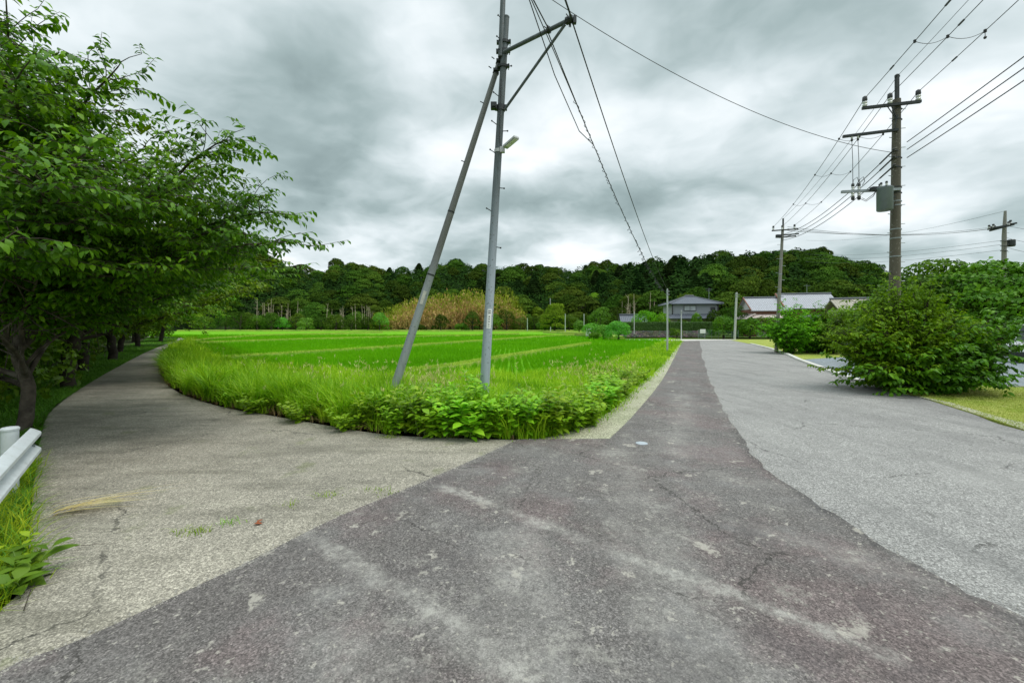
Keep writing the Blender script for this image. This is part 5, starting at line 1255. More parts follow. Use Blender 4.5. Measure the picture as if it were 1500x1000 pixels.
def window(parent, c, w, h, frame='frame_white', pane='glass', side='front', mullions=1):
    """window in a wall facing -y (front) or -x (side)"""
    c = Vector(c); mb = MB(); t = .07; X = Vector((1, 0, 0)) if side == 'front' else Vector((0, -1, 0)); Y = Vector((0, -1, 0)) if side == 'front' else Vector((-1, 0, 0)); Z = Vector((0, 0, 1)); ax = (X, Y, Z)
    for s in (-1, 1): mb.box(c + Z * s * h / 2 + Y * .05, (w + t * 2, .12, t), ax=ax); mb.box(c + X * s * (w / 2 + t / 2) + Y * .05, (t, .11, h - t), ax=ax)
    for k in range(mullions): mb.box(c + X * (w * ((k + 1) / (mullions + 1) - .5)) + Y * .045, (t * .7, .09, h - t), ax=ax)
    o = mb.obj('window', M[frame], parent); p = MB(); p.box(c + Y * .025, (w, .03, h - .01), ax=ax); p.obj('pane', M[pane], o); return o

def wallbox(parent, x0, x1, y0, y1, z0, z1, matn, name='wall'):
    mb = MB(); mb.box(((x0 + x1) / 2, (y0 + y1) / 2, (z0 + z1) / 2), (x1 - x0, y1 - y0, z1 - z0)); return mb.obj(name, M[matn], parent)

# two storey grey house with hipped tile roofs
hA = empty('grey_house', (32.3, 74, 0), R(-6))
tag(hA, 'two storey pale grey house with dark hipped tile roof behind the hedge', 'house')
wallbox(hA, -4.3, 3.9, -3.5, 3.5, .2, 3.3, 'wall_cream'); wallbox(hA, -4.0, 3.5, -3.0, 3.2, 3.303, 5.55, 'wall_grey')
hip('roof', -4.0, 3.5, -3.0, 3.2, 5.5, 7.0, .75, 'tile_dark', hA)
uvmesh('lower_roof', [[(-5.2, -4.7, 2.95), (4.7, -4.7, 2.95), (3.5, -3.02, 3.75), (-4.0, -3.02, 3.75)], [(-5.2, 4, 2.95), (-5.2, -4.7, 2.95), (-4.03, -3.02, 3.75), (-4.03, 3.2, 3.75)], [(4.7, -4.7, 2.95), (4.7, 4, 2.95), (3.53, 3.2, 3.75), (3.53, -3.02, 3.75)]], 'tile_dark', hA, .12)
mb = MB()
for x in (-4.05, 3.55): mb.box((x, -3.08, 4.6), (.16, .16, 1.85))
mb.obj('corner_post', M['frame_dark'], hA)
f = window(hA, (-1.1, -3.0, 4.75), 1.9, .9, 'frame_dark', 'glass', mullions=1); window(hA, (2.7, -3.0, 4.6), .6, .5, 'frame_dark', 'glass_dark', mullions=0)
window(hA, (-.4, -3.5, 1.7), 2.2, 1.5, 'frame_dark', 'glass_dark', mullions=2); window(hA, (-3.0, -3.5, 1.7), 1.8, 1.5, 'frame_white', 'glass', mullions=1); window(hA, (2.5, -3.5, 1.9), 1.2, 1.0, 'frame_dark', 'glass_dark')
mb = MB(); mb.cyl((3.5, 1, 6.4), (3.5, 1, 8.6), .03); mb.box((3.5, 1, 8.4), (1.2, .03, .03)); mb.box((3.5, 1.0, 8.1), (.9, .025, .025)); mb.obj('antenna', M['steel'], hA)

# silver roofed wooden house
hB = empty('wooden_house', (45.2, 66, 0), R(-14), (.92, .92, 1.0))
tag(hB, 'reddish brown wooden house with silver tile roofs and a white gable', 'house')
wallbox(hB, -7.4, -2.2, -4.4, 3.2, 0, 4.3, 'wall_brown'); wallbox(hB, -2.19, 5.0, -3.2, 3.2, 0, 4.75, 'wall_brown', 'wall')
# left wing: gable facing the road (ridge runs along x), white plaster gable end
mb = MB(); mb.add([(-7.42, -4.4, 4.3), (-7.42, 3.2, 4.3), (-7.42, -.6, 6.15), (-7.2, -4.4, 4.3), (-7.2, 3.2, 4.3), (-7.2, -.6, 6.15)], [(0, 2, 1), (3, 4, 5), (0, 1, 4, 3), (1, 2, 5, 4), (2, 0, 3, 5)]); mb.obj('gable_wall', M['wall_white'], hB)
gable('roof', -7.4, -2.2, -4.4, 3.2, 4.3, 6.2, .55, 'tile_silver', hB, 'x', rmat='ridge')
gable('roof', -1.9, 5.0, -3.2, 3.2, 4.8, 6.75, .75, 'tile_silver', hB, 'x', rmat='ridge')
mb = MB(); mb.tube([(-2.7, -4.0, 4.62), (-2.7, 0, 6.88)], .13, 6); mb.tube([(-7.98, -4.98, 4.12), (-7.98, -.6, 6.28), (-7.98, 3.7, 4.12)], .10, 6); mb.obj('verge_board', M['tile_red2'] if 'tile_red2' in M else M['wall_brown'], hB)
uvmesh('lean_to_roof', [[(-8.9, -5.6, 2.75), (-8.9, 3.0, 2.75), (-7.43, 3.0, 3.6), (-7.43, -5.6, 3.6)], [(-8.0, -6.0, 2.9), (-2.4, -6.0, 2.9), (-2.4, -4.43, 3.5), (-8.0, -4.43, 3.5)]], 'roof_pink', hB, .08)
mb = MB()
for x, y in ((-8.7, -5.4), (-8.7, 2.8), (-7.9, -5.8), (-4.0, -5.8)): mb.box((x, y, 1.35), (.12, .12, 2.7))
mb.obj('porch_post', M['wood_dark'], hB)
wallbox(hB, -7.0, -4.4, -4.9, -4.42, 0, 2.9, 'wall_cream', 'porch_wall')
window(hB, (-6.4 + 2.6, -4.4, 1.9), 1.1, 1.4, 'frame_white', 'glass_dark'); window(hB, (-5.6, -4.9, 1.6), 1.2, 1.5, 'frame_dark', 'glass_dark'); window(hB, (1.5, -3.2, 2.8), 3.2, 1.3, 'frame_dark', 'glass', mullions=2); window(hB, (4.1, -3.2, 3.0), 1.2, .9, 'frame_dark', 'glass_dark')
window(hB, (-7.4, .4, 2.0), 1.4, 1.2, 'frame_white', 'glass_dark', 'side')
mb = MB(); mb.cyl((2.2, 0, 6.7), (2.2, 0, 8.3), .03); mb.box((2.2, 0, 8.1), (1.0, .03, .03)); mb.obj('antenna', M['steel'], hB)
# smaller buildings
hC = empty('shed', (55.2, 71, 0), R(-14)); tag(hC, 'small outbuilding with dark tile roof right of the silver roofed house', 'shed')
wallbox(hC, -2.2, 2.6, -2, 2, 0, 3.3, 'wall_white'); hip('roof', -2.2, 2.6, -2, 2, 3.5, 4.4, .6, 'tile_dark', hC); window(hC, (0, -2, 2.0), 1.6, .9, 'frame_dark', 'glass_dark')
hD = empty('farmhouse', (49.5, 61, 0), R(-20)); tag(hD, 'farmhouse with weathered tan roof showing above the dome shaped tree', 'house')
hD.location = (48.6, 57, -.5); wallbox(hD, -3, 6.0, -3, 3, 0, 4.4, 'wall_cream'); gable('roof', -3, 6.0, -3, 3, 4.4, 5.95, .6, 'roof_tan', hD, 'x', rmat='ridge'); window(hD, (1, -3, 2.4), 2.4, 1.2, 'frame_dark', 'glass_dark')
hE = empty('shed', (20.6, 70, 0), R(-8)); tag(hE, 'small dark roofed hut peeping out left of the grey house', 'shed')
wallbox(hE, -1.8, 1.8, -1.4, 1.4, 0, 2.6, 'wall_cream'); gable('roof', -1.8, 1.8, -1.4, 1.4, 2.6, 3.5, .4, 'tile_dark', hE, 'x'); window(hE, (.4, -1.4, 1.5), 1.0, .8, 'frame_dark', 'glass_dark', mullions=0)

# garden terrace: stone wall and clipped hedge
def terrace():
    mb = MB(); x0, x1, y = 15.6, 29.0, 61.5
    n = 40; rr = random.Random(3)
    for i in range(n):
        a = x0 + (x1 - x0) * i / n; w = (x1 - x0) / n
        for k in range(3):
            mb.box((a + w / 2 + rr.uniform(-.02, .02) + (w / 2 if k % 2 else 0), y + rr.uniform(-.03, .03) - k * -.06, .17 + k * .32), (w - .02, .42, .31 + rr.uniform(-.02, .0)))
    tag(mb.obj('stone_wall', M['stone_wall']), 'low brownish stone retaining wall under the long hedge at the road end', 'wall')
    r_ = np.random.default_rng(15); n = 16000; x = r_.uniform(15.4, 32.0, n); u = r_.random(n); top = u < .28
    yy = np.where(top, y + r_.uniform(.1, 1.5, n), y + .08 + r_.normal(0, .04, n)); z = np.where(top, 2.22 + r_.normal(0, .03, n), r_.uniform(.95, 2.22, n))
    N = np.where(top[:, None], [[0, -.2, 1.0]], [[0, -1.0, .15]]) + r_.normal(0, .4, (n, 3)); D = norm(np.cross(N, r_.normal(0, 1, (n, 3)))); s = r_.uniform(.08, .17, n)
    V, F = leaves(np.stack([x, yy, z], 1), D, N, s, s * .6); a = r_.uniform(0, 1, n)
    root = empty('hedge', (0, 0, 0)); tag(root, 'long clipped dark green hedge on top of the stone wall', 'hedge')
    link('foliage', mesh_np('foliage', V, F, M['hedge_leaf'], np.concatenate([a, a])), root)
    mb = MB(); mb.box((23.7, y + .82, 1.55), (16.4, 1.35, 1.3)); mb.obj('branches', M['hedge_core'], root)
M['hedge_leaf'] = foliage('hedge_leaf', (.03, .07, .010), (.055, .12, .014), (.09, .17, .02), .15)
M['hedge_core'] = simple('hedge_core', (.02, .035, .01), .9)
terrace()
slab('ground', [(14, 61.7), (29, 61.7), (29, 59.5), (70, 59.5), (70, 90), (14, 90)], .02, .1, M['ground'])

# low mesh fence and sign board at the road end
def mesh_fence():
    root = empty('mesh_fence', (0, 0, 0)); tag(root, 'low green wire mesh fence at the road end, left of the shrubs', 'fence')
    a, b = Vector((25.6, 56.3, 0)), Vector((31.5, 57.0, 0)); mb = MB(); n = 6
    for i in range(n + 1): p = a.lerp(b, i / n); pb = MB(); pb.cyl(p, p + Vector((0, 0, 1.15)), .03, n=8); pb.obj('post', M['steel'], root)
    for k in range(9): z = .12 + k * .12; mb.tube([a + Vector((0, 0, z)), b + Vector((0, 0, z))], .008, 4)
    for i in range(60): p = a.lerp(b, (i + .5) / 60); mb.tube([p + Vector((0, 0, .1)), p + Vector((0, 0, 1.1))], .007, 4)
    mb.obj('net', M['net_green'], root)
    s = empty('sign_board', (25.9, 55.6, 0)); tag(s, 'small blank white board on a post at the road end', 'sign'); mb = MB(); mb.box((0, 0, .95), (.75, .03, .55)); bevel(mb.obj('board', M['sign_white'], s), .006)
    for x in (-.25, .25): mb = MB(); mb.cyl((x, .03, 0), (x, .03, 1.2), .02, n=8); mb.obj('post', M['steel'], s)
    s = empty('control_box', ((862 - 750) / FOC * 62, 62, 0)); tag(s, 'small white utility box standing behind the paddy bund', 'box'); mb = MB(); mb.box((0, 0, .75), (.7, .5, 1.1)); bevel(mb.obj('cabinet', M['sign_white'], s), .02); mb = MB(); mb.box((0, 0, .1), (.8, .6, .2)); mb.obj('plinth', M['concrete'], s); mb = MB(); mb.box((0, -.26, .75), (.55, .012, .9)); mb.obj('door', M['frame_white'], s)
mesh_fence()

# ------------------------------------------------------------------ the big pole with its leaning brace (foreground)
def band(mb, a, b, t, r, w=.05, n=14):
    a, b = Vector(a), Vector(b); c = a.lerp(b, t); d = (b - a).normalized(); mb.tube([c - d * w / 2, c + d * w / 2], r, n)
ZP = 7.55
def main_pole():
    foot = P(706.5, 612, ZP); foot.z = -.1; top = P(741.5, 28, ZP)
    root = empty('utility_pole', foot); tag(root, 'tall grey steel pole with a bracket arm and street lamp rising from the corner weeds', 'utility pole')
    L = lambda v: Vector(v) - foot
    mb = MB(); mb.tube([L(foot), L(foot.lerp(top, .5)), L(top)], [.092, .073, .056], 24); mb.lathe(L(top), [(.056, 0), (.062, .03), (.04, .055), (.01, .06)], 20)
    mb.obj('lower_pole', M['pole_grey'], root, 40)
    e0, e1 = P(733.5, 84, ZP - .02), P(739, -60, ZP - .02); mb = MB(); mb.tube([L(e0), L(e1)], [.052, .046], 20); mb.obj('upper_pole', M['pole_grey'], root, 40)
    # clamps with bolts
    for py, w, ex in ((62, .05, 1), (75, .06, 1), (97, .05, 0), (157, .10, 0)):
        t = (612 - py) / (612 - 28.); c = foot.lerp(top, t); mb = MB(); d = (top - foot).normalized(); r = .078
        mb.tube([L(c - d * w / 2), L(c + d * w / 2)], r, 18)
        for s in (-1, 1): mb.box(L(c + Vector((s * .09, -.02, 0))), (.045, .06, w * .9)); mb.cyl(L(c + Vector((s * .095, -.09, 0))), L(c + Vector((s * .095, .09, 0))), .008, n=6)
        if ex: mb.box(L(c + Vector((-.09, 0, 0))), (.12, .07, w)); 
        mb.obj('clamp', M['dark_metal'], root)
    mb = MB(); c = foot.lerp(top, (612 - 157) / 584.); mb.box(L(c + Vector((-.13, -.04, .02))), (.11, .10, .12)); mb.box(L(c + Vector((-.13, -.10, .02))), (.08, .03, .08)); bevel(mb.obj('clamp_box', M['dark_metal'], root), .008)
    # step bolts
    for px, py, s in ((727.5, 212 + 10, -1), (724, 181, -1), (727, 140, -1), (741, 97, 1), (736, 190, 1), (732, 272, 1), (717, 306, -1), (727, 357, 1), (713, 395, -1), (731, 30, -1), (728, 60, -1), (744, 130 + 0, 0)):
        if s == 0: continue
        t = (612 - py) / 584.; c = foot.lerp(top, t); mb = MB(); q = c + Vector((s * .07, -.02, 0)); e = q + Vector((s * .07, -.05, .035 if s < 0 else -.03)); mb.cyl(L(c + Vector((s * .05, 0, 0))), L(e), .008, n=6); mb.cyl(L(e), L(e + (e - q).normalized() * .018), .015, n=8); mb.obj('step_bolt', M['dark_metal'], root)
    # bracket arm and strut
    a0 = P(738, 77, ZP - .05); a1 = Vector((.955, 6.72, a0.z + .02)); mb = MB(); mb.tube([L(a0), L(a1)], .036, 14); mb.obj('bracket_arm', M['pole_grey'], root, 40)
    s0 = P(739, 161, ZP - .05); mb = MB(); mb.tube([L(s0), L(a0.lerp(a1, .93) - Vector((0, 0, .04)))], .024, 12); mb.obj('strut', M['pole_grey'], root, 40)
    rr = random.Random(8); mb = MB(); c = L(a1)
    mb.tube([c - Vector((.06, -.04, 0)), c + Vector((.03, -.02, 0))], .06, 12)
    for k in range(16):
        d = Vector((rr.uniform(-.4, 1), rr.uniform(-1, .5), rr.uniform(-1, 1))).normalized(); mb.cyl(c + d * .03, c + d * rr.uniform(.07, .12), .009, n=6)
    mb.box(c + Vector((.07, -.03, -.03)), (.05, .06, .12)); mb.obj('arm_clamp', M['dark_metal'], root)
    mb = MB(); c = L(a0.lerp(a1, .70)); mb.tube([c - Vector((.02, -.012, 0)), c + Vector((.02, -.012, 0))], .055, 12)
    for k in range(7): d = Vector((rr.uniform(-1, 1), rr.uniform(-1, 0), rr.uniform(-1, .3))).normalized(); mb.cyl(c + d * .03, c + d * .10, .008, n=6)
    mb.obj('cable_clamp', M['dark_metal'], root)
    # street lamp
    c = foot.lerp(top, (612 - 219) / 584.); mb = MB(); mb.tube([L(c - Vector((0, 0, .03))), L(c + Vector((0, 0, .03)))], .076, 18); mb.box(L(c + Vector((.075, -.06, 0))), (.09, .07, .10)); mb.obj('lamp_bracket', M['lamp_body'], root)
    q0 = P(739.5, 216, ZP - .12); q1 = P(757, 201, ZP - .38); d = (q1 - q0).normalized(); X = d; Z = Vector((0, 0, 1)); Y = Z.cross(X).normalized(); Z = X.cross(Y); m_ = (q0 + q1) / 2
    mb = MB(); mb.box(L(m_), ((q1 - q0).length, .115, .05), ax=(X, Y, Z)); lb = mb.obj('street_lamp_head', M['lamp_body'], root); bevel(lb, .012)
    mb = MB(); mb.box(L(m_ + d * .03 - Z * .028), ((q1 - q0).length * .72, .085, .012), ax=(X, Y, Z)); mb.obj('lens', M['lamp_lens'], lb)
    mb = MB(); mb.tube([L(c + Vector((.05, -.07, .04))), L(c + Vector((.02, -.078, .25))), L(c + Vector((.03, -.074, .6))), L(c + Vector((.05, -.072, 1.3)))], .006, 6); mb.obj('conduit', M['cable'], root)
    # number plates, slightly curved
    def plate(py0, py1, px, w, name):
        t0, t1 = (612 - py1) / 584., (612 - py0) / 584.; mb = MB(); V = []; n = 8; off = (px - (706.5 + 35 * (t0 + t1) / 2)) / FOC * ZP
        for t in (t0, t1):
            c = foot.lerp(top, t); r = .092 - .037 * t + .004
            for k in range(n + 1):
                a = -math.pi / 2 + off / r + (k / n - .5) * w / r; V.append(L(c + Vector((math.cos(a) * r, math.sin(a) * r, 0))))
        V += [v + (v - Vector((L(foot.lerp(top, (t0 if i <= n else t1))).x, L(foot.lerp(top, (t0 if i <= n else t1))).y, v.z))) * -.02 for i, v in enumerate(V[:])]
        m = n + 1; F = [(k, k + 1, m + k + 1, m + k) for k in range(n)] + [(2 * m + k + 1, 2 * m + k, 3 * m + k, 3 * m + k + 1) for k in range(n)] + [(0, m, 3 * m, 2 * m), (n, 2 * m + n, 3 * m + n, m + n)] + [(k, 2 * m + k, 2 * m + k + 1, k + 1) for k in range(n)] + [(m + k, m + k + 1, 3 * m + k + 1, 3 * m + k) for k in range(n)]
        mb.add(V, F); o = mb.obj('number_plate', M['sign_white'], root); return o, off
    o, off = plate(447, 475, 717.0, .085, 'number_plate'); mb = MB()
    for py, w, h in ((449.5, .05, .012), (452.5, .045, .014), (458, .022, .02), (461.5, .025, .016), (465, .02, .018), (469, .022, .014), (472, .028, .008)):
        t = (612 - py) / 584.; c = foot.lerp(top, t); r = .092 - .037 * t + .0055; a = -math.pi / 2 + off / r; mb.box(L(c + Vector((math.cos(a) * r, math.sin(a) * r, 0))), (w, .003, h), rz=a + math.pi / 2)
    mb.obj('characters', M['ink'], o)
    for py in (456, 459, 478, 485, 500): pass
    mb = MB()
    for py in (451, 457, 471): t = (612 - py) / 584.; c = foot.lerp(top, t); mb.tube([L(c - Vector((0, 0, .004))), L(c + Vector((0, 0, .004)))], max(.01, .0955 - .037 * t), 24, cap=False)
    mb.obj('tie_band', M['steel'], root)
    # leaning brace pole
    b0 = P(575, 592, ZP + .35); b0.z = -.1; b0.x = (563 - 750) / FOC * (ZP + .35); b1 = P(732.5, 88, ZP + .1); mb = MB(); mb.tube([L(b0), L(b0.lerp(b1, .5)), L(b1)], [.086, .066, .047], 22); br = mb.obj('brace_pole', M['brace_grey'], root, 40)
    mb = MB(); 
    for t in (.585, .41): band(mb, L(b0), L(b1), t, .070 - .036 * (t - .5), .03)
    mb.obj('band', M['dark_metal'], br)
    mb = MB(); c = L(b0.lerp(b1, .345)); ax_ = (L(b1) - L(b0)).normalized(); X = ax_.cross(Vector((0, 1, 0))).normalized(); mb.box(c + Vector((.01, -.0775, 0)), (.060, .006, .26), ax=(X, Vector((0, 1, 0)), ax_)); mb.obj('sticker', M['old_sticker'], br)
    mb = MB()
    for t in (.99, .965): c = L(b0.lerp(b1, t)); mb.tube([c - ax_ * .02, c + ax_ * .02], .060, 12); mb.box(c + Vector((.02, -.07, .02)), (.13, .05, .04)); mb.cyl(c + Vector((-.08, -.09, .03)), c + Vector((-.13, -.1, .06)), .009, n=6)
    mb.obj('brace_clamp', M['dark_metal'], br)
    for t in (.2, .72, .88): c = L(b0.lerp(b1, t)); mb = MB(); mb.cyl(c + Vector((-.03, -.03, 0)), c + Vector((-.10, -.06, .02)), .009, n=6); mb.obj('bolt', M['dark_metal'], br)
    return a0, a1, e1
M['old_sticker'] = simple('old_sticker', (.58, .56, .50), .7, 0, .1, 30, dirt=(.25, .22, .18))
ARM0, ARM1, EXT = main_pole()

# ------------------------------------------------------------------ concrete utility poles on the right
def insulator(mb_p, c, h=.17, r=.045, up=1):
    body = MB(); body.lathe(c, [(r * .7, 0), (r, h * .12 * up), (r * .65, h * .25 * up), (r, h * .38 * up), (r * .65, h * .5 * up)], 12); cap = MB(); cap.lathe(Vector(c) + Vector((0, 0, h * .5 * up)), [(r * .8, 0), (r * 1.02, h * .1 * up), (r * .9, h * .42 * up), (r * .4, h * .5 * up)], 12)
    o = body.obj('insulator', M['porcelain'], mb_p, 50); cap.obj('insulator_cap', M['insulator_cap'], o, 50); return o

def pole_one():
    Z = 11.75; base = P(1309.0, 560, Z); base.z = -.1; top = P(1313.6, 146, Z)
    root = empty('utility_pole', base); tag(root, 'tall brown concrete utility pole with transformer and cross arms behind the near bush', 'utility pole', 'concrete utility poles')
    L = lambda v: Vector(v) - base
    mb = MB(); mb.tube([L(base), L(base.lerp(top, .5)), L(top)], [.150, .122, .093], 24); mb.obj('pole', M['concrete_pole'], root, 40)
    pin = MB(); pt = P(1314.3, 112, Z); pin.box((L(top) + L(pt)) / 2, (.075, .075, (pt - top).z + .1)); pin.box(L(pt), (.12, .05, .05)); pin.obj('top_pin', M['dark_metal'], root)
    h1 = P(1314, 156, Z).z
    def arm(pxl, pyl, pxr, z, w=.075, mat_='dark_metal', name='cross_arm', y_off=-.14):
        yl = (z - EYE) * FOC / (HOR - pyl); a = Vector(((pxl - 750) / FOC * yl, yl, z)); pr0 = base.lerp(top, min(1, (z + .1) / (top.z + .1)))
        d = Vector((pr0.x, pr0.y, z)) - a; b = a + d * ((pxr - pxl) / max(1e-3, (750 + pr0.x / pr0.y * FOC) - pxl)); off = Vector((0, y_off, 0)); d2 = (b - a).normalized()
        Zv = Vector((0, 0, 1)); Yv = Zv.cross(d2).normalized(); mb = MB(); mb.box(L((a + b) / 2 + off), ((b - a).length, w, w), ax=(d2, Yv, Zv)); mb.obj(name, M[mat_], root); return a + off, b + off
    a, b = arm(1257, 162.5, 1341, h1)
    INS = []
    for t in (.045, .48, .955): c = a.lerp(b, t) + Vector((0, 0, .04)); insulator(root, L(c), .30, .062); INS.append(c + Vector((0, 0, .24)))
    mb = MB(); c = a.lerp(b, .50); mb.tube([L(c), L(Vector((base.lerp(top, .93).x - .1, Z - .12, h1 - .42)))], .018, 6); c = a.lerp(b, .7); mb.tube([L(a.lerp(b, .44) + Vector((0, 0, -.04))), L(Vector((base.lerp(top, .93).x - .1, Z - .12, h1 - .45)))], .014, 6); mb.obj('arm_brace', M['dark_metal'], root)
    z2 = P(1308, 193, Z).z; a2, b2 = arm(1229, 203.5, 1309, z2, .07)
    mb = MB(); mb.tube([L(b2 + Vector((-.12, 0, .02))), L(Vector((b2.x, b2.y, z2 + .42)))], .015, 6); mb.obj('arm_brace', M['dark_metal'], root)
    z3 = P(1308, 279.5, Z).z; a3, b3 = arm(1227, 283.5, 1312, z3, .07, 'steel')
    UP = []
    for px in (1242.5, 1251.5):
        t = (px - 1229) / (1309 - 1229.); c = a2.lerp(b2, t); insulator(root, L(c + Vector((0, 0, -.035))), .14, .03, -1); t3 = (px + 1.2 - 1227) / (1312 - 1227.); d = a3.lerp(b3, t3); insulator(root, L(d + Vector((0, 0, -.035))), .22, .045, -1); insulator(root, L(d + Vector((0, 0, .035))), .20, .04, 1)
        mb = MB(); lo = d + Vector((0, 0, .20)); mb.tube([L(c + Vector((0, 0, -.16))), L(c.lerp(lo, .5) + Vector((.01, 0, 0))), L(lo)], .008, 6); mb.tube([L(lo), L(lo + Vector((.0, -.02, .12))), L(lo + Vector((.10, -.03, .20))), L(lo + Vector((.14, -.03, .08))), L(lo + Vector((.07, -.03, -.04)))], .008, 6); mb.obj('lead_wire', M['cable'], root); UP.append(c)
    # transformer tank
    tcx = P(1296, 295, Z - .33); zt = P(0, 281, Z).z; zb = P(0, 309, Z - .3).z; mb = MB()
    mb.lathe(L((tcx.x, tcx.y, zb)), [(.165, 0), (.18, .02), (.18, zt - zb - .05), (.19, zt - zb - .03), (.19, zt - zb), (.14, zt - zb + .035), (.05, zt - zb + .045)], 28); tk = mb.obj('transformer', M['transformer'], root, 40)
    for k in range(3): a_ = 2.2 + k * .9; insulator(tk, L((tcx.x + math.cos(a_) * .14, tcx.y + math.sin(a_) * .14 - .05, zt + .02)), .12, .03)
    mb = MB(); mb.box(L(tcx + Vector((.20, .12, .12))), (.14, .3, .05)); mb.box(L(tcx + Vector((.20, .12, -.12))), (.14, .3, .05)); mb.box(L((tcx.x + .05, tcx.y + .2, zt + .05)), (.5, .12, .08)); mb.obj('hanger', M['dark_metal'], tk)
    mb = MB(); s = a3.lerp(b3, .30) + Vector((0, 0, -.2)); e = Vector((tcx.x - .14, tcx.y, zt + .08))
    for k in range(2): mb.tube([L(s + Vector((.10 * k, 0, 0))), L(s.lerp(e, .35) + Vector((0, 0, -.22 + .04 * k))), L(s.lerp(e, .7) + Vector((0, 0, -.2 + .05 * k))), L(e)], .008, 6)
    mb.obj('lead_wire', M['cable'], root)
    # bands and step bolts all the way up
    rr = random.Random(5)
    for k in range(26):
        t = .14 + k * .033; c = base.lerp(top, t); r = .150 - .057 * t; s = 1 if k % 2 else -1; mb = MB(); mb.cyl(L(c + Vector((s * r * .8, -.02, 0))), L(c + Vector((s * (r + .13), -.03, .01))), .010, n=6); mb.obj('step_bolt', M['steel'], root)
    for py in (160, 175, 230, 244, 272, 280, 292, 298, 332, 345, 371): t = (560 - py) / (560 - 146.); c = base.lerp(top, t); mb = MB(); mb.tube([L(c - Vector((0, 0, .014))), L(c + Vector((0, 0, .014)))], .157 - .057 * t, 18); mb.box(L(c + Vector((.15 - .057 * t, -.02, 0))), (.07, .04, .04)); mb.obj('band', M['steel' if py > 290 else 'dark_metal'], root)
    LV = []
    for k, py in enumerate((220, 230.5, 243)):
        c = Vector((base.lerp(top, .8).x - .17, Z - .12, P(0, py, Z - .1).z)); mb = MB(); mb.lathe(L(c), [(.03, -.04), (.05, -.02), (.03, 0), (.05, .02), (.03, .04)], 10); mb.box(L(c + Vector((.07, .03, 0))), (.12, .03, .03)); mb.obj('rack_insulator', M['insulator_cap'], root); LV.append(c)
    return root, base, top, INS, UP, LV, pt, a
PO1, B1, T1, INS1, UP1, LV1, PT1, A1 = pole_one()

def pole_two():
    Z = 26.2; base = P(1137, 516, Z); base.z = -.1; top = P(1146.8, 330, Z)
    root = empty('utility_pole', base); tag(root, 'second utility pole, paler and farther, rising from the left end of the kerb row', 'utility pole', 'concrete utility poles')
    L = lambda v: Vector(v) - base; mb = MB(); mb.tube([L(base), L(top)], [.115, .075], 18); mb.obj('pole', M['concrete_pole_pale'], root, 40)
    pt = P(1147.5, 320, Z); mb = MB(); mb.box((L(top) + L(pt)) / 2, (.07, .07, (pt - top).z)); mb.obj('top_pin', M['dark_metal'], root)
    I = []
    for zpy, l, r_, ins in ((337.5, 1132, 1163, 1), (344.5, 1140, 1164, 0), (347.5, 1143, 1160, 0)):
        z = P(0, zpy, Z).z; a = Vector(((l - 750) / FOC * Z, Z - .15 + .25, z)); b = Vector(((r_ - 750) / FOC * Z, Z - .15 - .25, z)); d = (b - a).normalized(); mb = MB(); mb.box(L((a + b) / 2), ((b - a).length, .07, .07), ax=(d, Vector((0, 0, 1)).cross(d), Vector((0, 0, 1)))); mb.obj('cross_arm', M['dark_metal'], root)
        if ins:
            for t in (.06, .40, .86): c = a.lerp(b, t) + Vector((0, 0, .03)); insulator(root, L(c), .28, .06); I.append(c + Vector((0, 0, .22)))
    mb = MB(); mb.box(L(P(1140.5, 346, Z - .2)), (.3, .15, .2)); mb.obj('switch_box', M['dark_metal'], root)
    mb = MB()
    for t in (.45, .5, .62, .74): c = L(base.lerp(top, t)); mb.tube([c - Vector((0, 0, .03)), c + Vector((0, 0, .03))], .13 - .045 * t, 12)
    mb.obj('band', M['steel'], root)
    for k in range(12): t = .3 + k * .055; c = base.lerp(top, t); s = 1 if k % 2 else -1; mb = MB(); mb.cyl(L(c), L(c + Vector((s * .30, 0, 0))), .011, n=5); mb.obj('step_bolt', M['steel'], root)
    return base, top, I, pt
B2, T2, INS2, PT2 = pole_two()

def pole_three():
    Z = 33; base = P(1470, 505, Z); base.z = -.1; top = P(1472.5, 309, Z)
    root = empty('utility_pole', base); tag(root, 'third utility pole at the far right above the trees, with two crossed arms', 'utility pole', 'concrete utility poles')
    L = lambda v: Vector(v) - base; mb = MB(); mb.tube([L(base), L(P(1471, 345, Z)), L(top)], [.18, .14, .08], 16); mb.obj('pole', M['concrete_pole_pale'], root, 40); W = []
    for (x0, y0, x1, y1) in ((1447, 336, 1489, 325), (1450, 338, 1485, 331.5)):
        a, b = P(x0, y0, Z + .9), P(x1, y1, Z - .9); b.z = a.z; b = Vector(((x1 - 750) / FOC * (Z - 1.2), Z - 1.2, a.z)); d = (b - a).normalized(); mb = MB(); mb.box(L((a + b) / 2), ((b - a).length, .11, .11), ax=(d, Vector((0, 0, 1)).cross(d), Vector((0, 0, 1)))); mb.obj('cross_arm', M['dark_metal'], root)
        for t in (.05, .2, .8): c = a.lerp(b, t); insulator(root, L(c + Vector((0, 0, .05))), .3, .08); W.append(c)
    mb = MB(); mb.lathe(L(P(1481, 361, Z)), [(.22, 0), (.25, .1), (.25, .5), (.2, .55)], 14); mb.box(L(P(1476, 358, Z)), (.5, .2, .15)); mb.obj('switch_box', M['dark_metal'], root)
    for py in (354, 361, 368): mb = MB(); c = P(1471, py, Z); mb.box(L(c + Vector((-.25, -.2, 0))), (.6, .05, .05)); mb.obj('rack', M['dark_metal'], root)
    for k in range(8): c = base.lerp(top, .35 + k * .07); s = 1 if k % 2 else -1; mb = MB(); mb.cyl(L(c), L(c + Vector((s * .35, 0, 0))), .014, n=5); mb.obj('step_bolt', M['steel'], root)
    return base, top, W
B3, T3, W3 = pole_three()

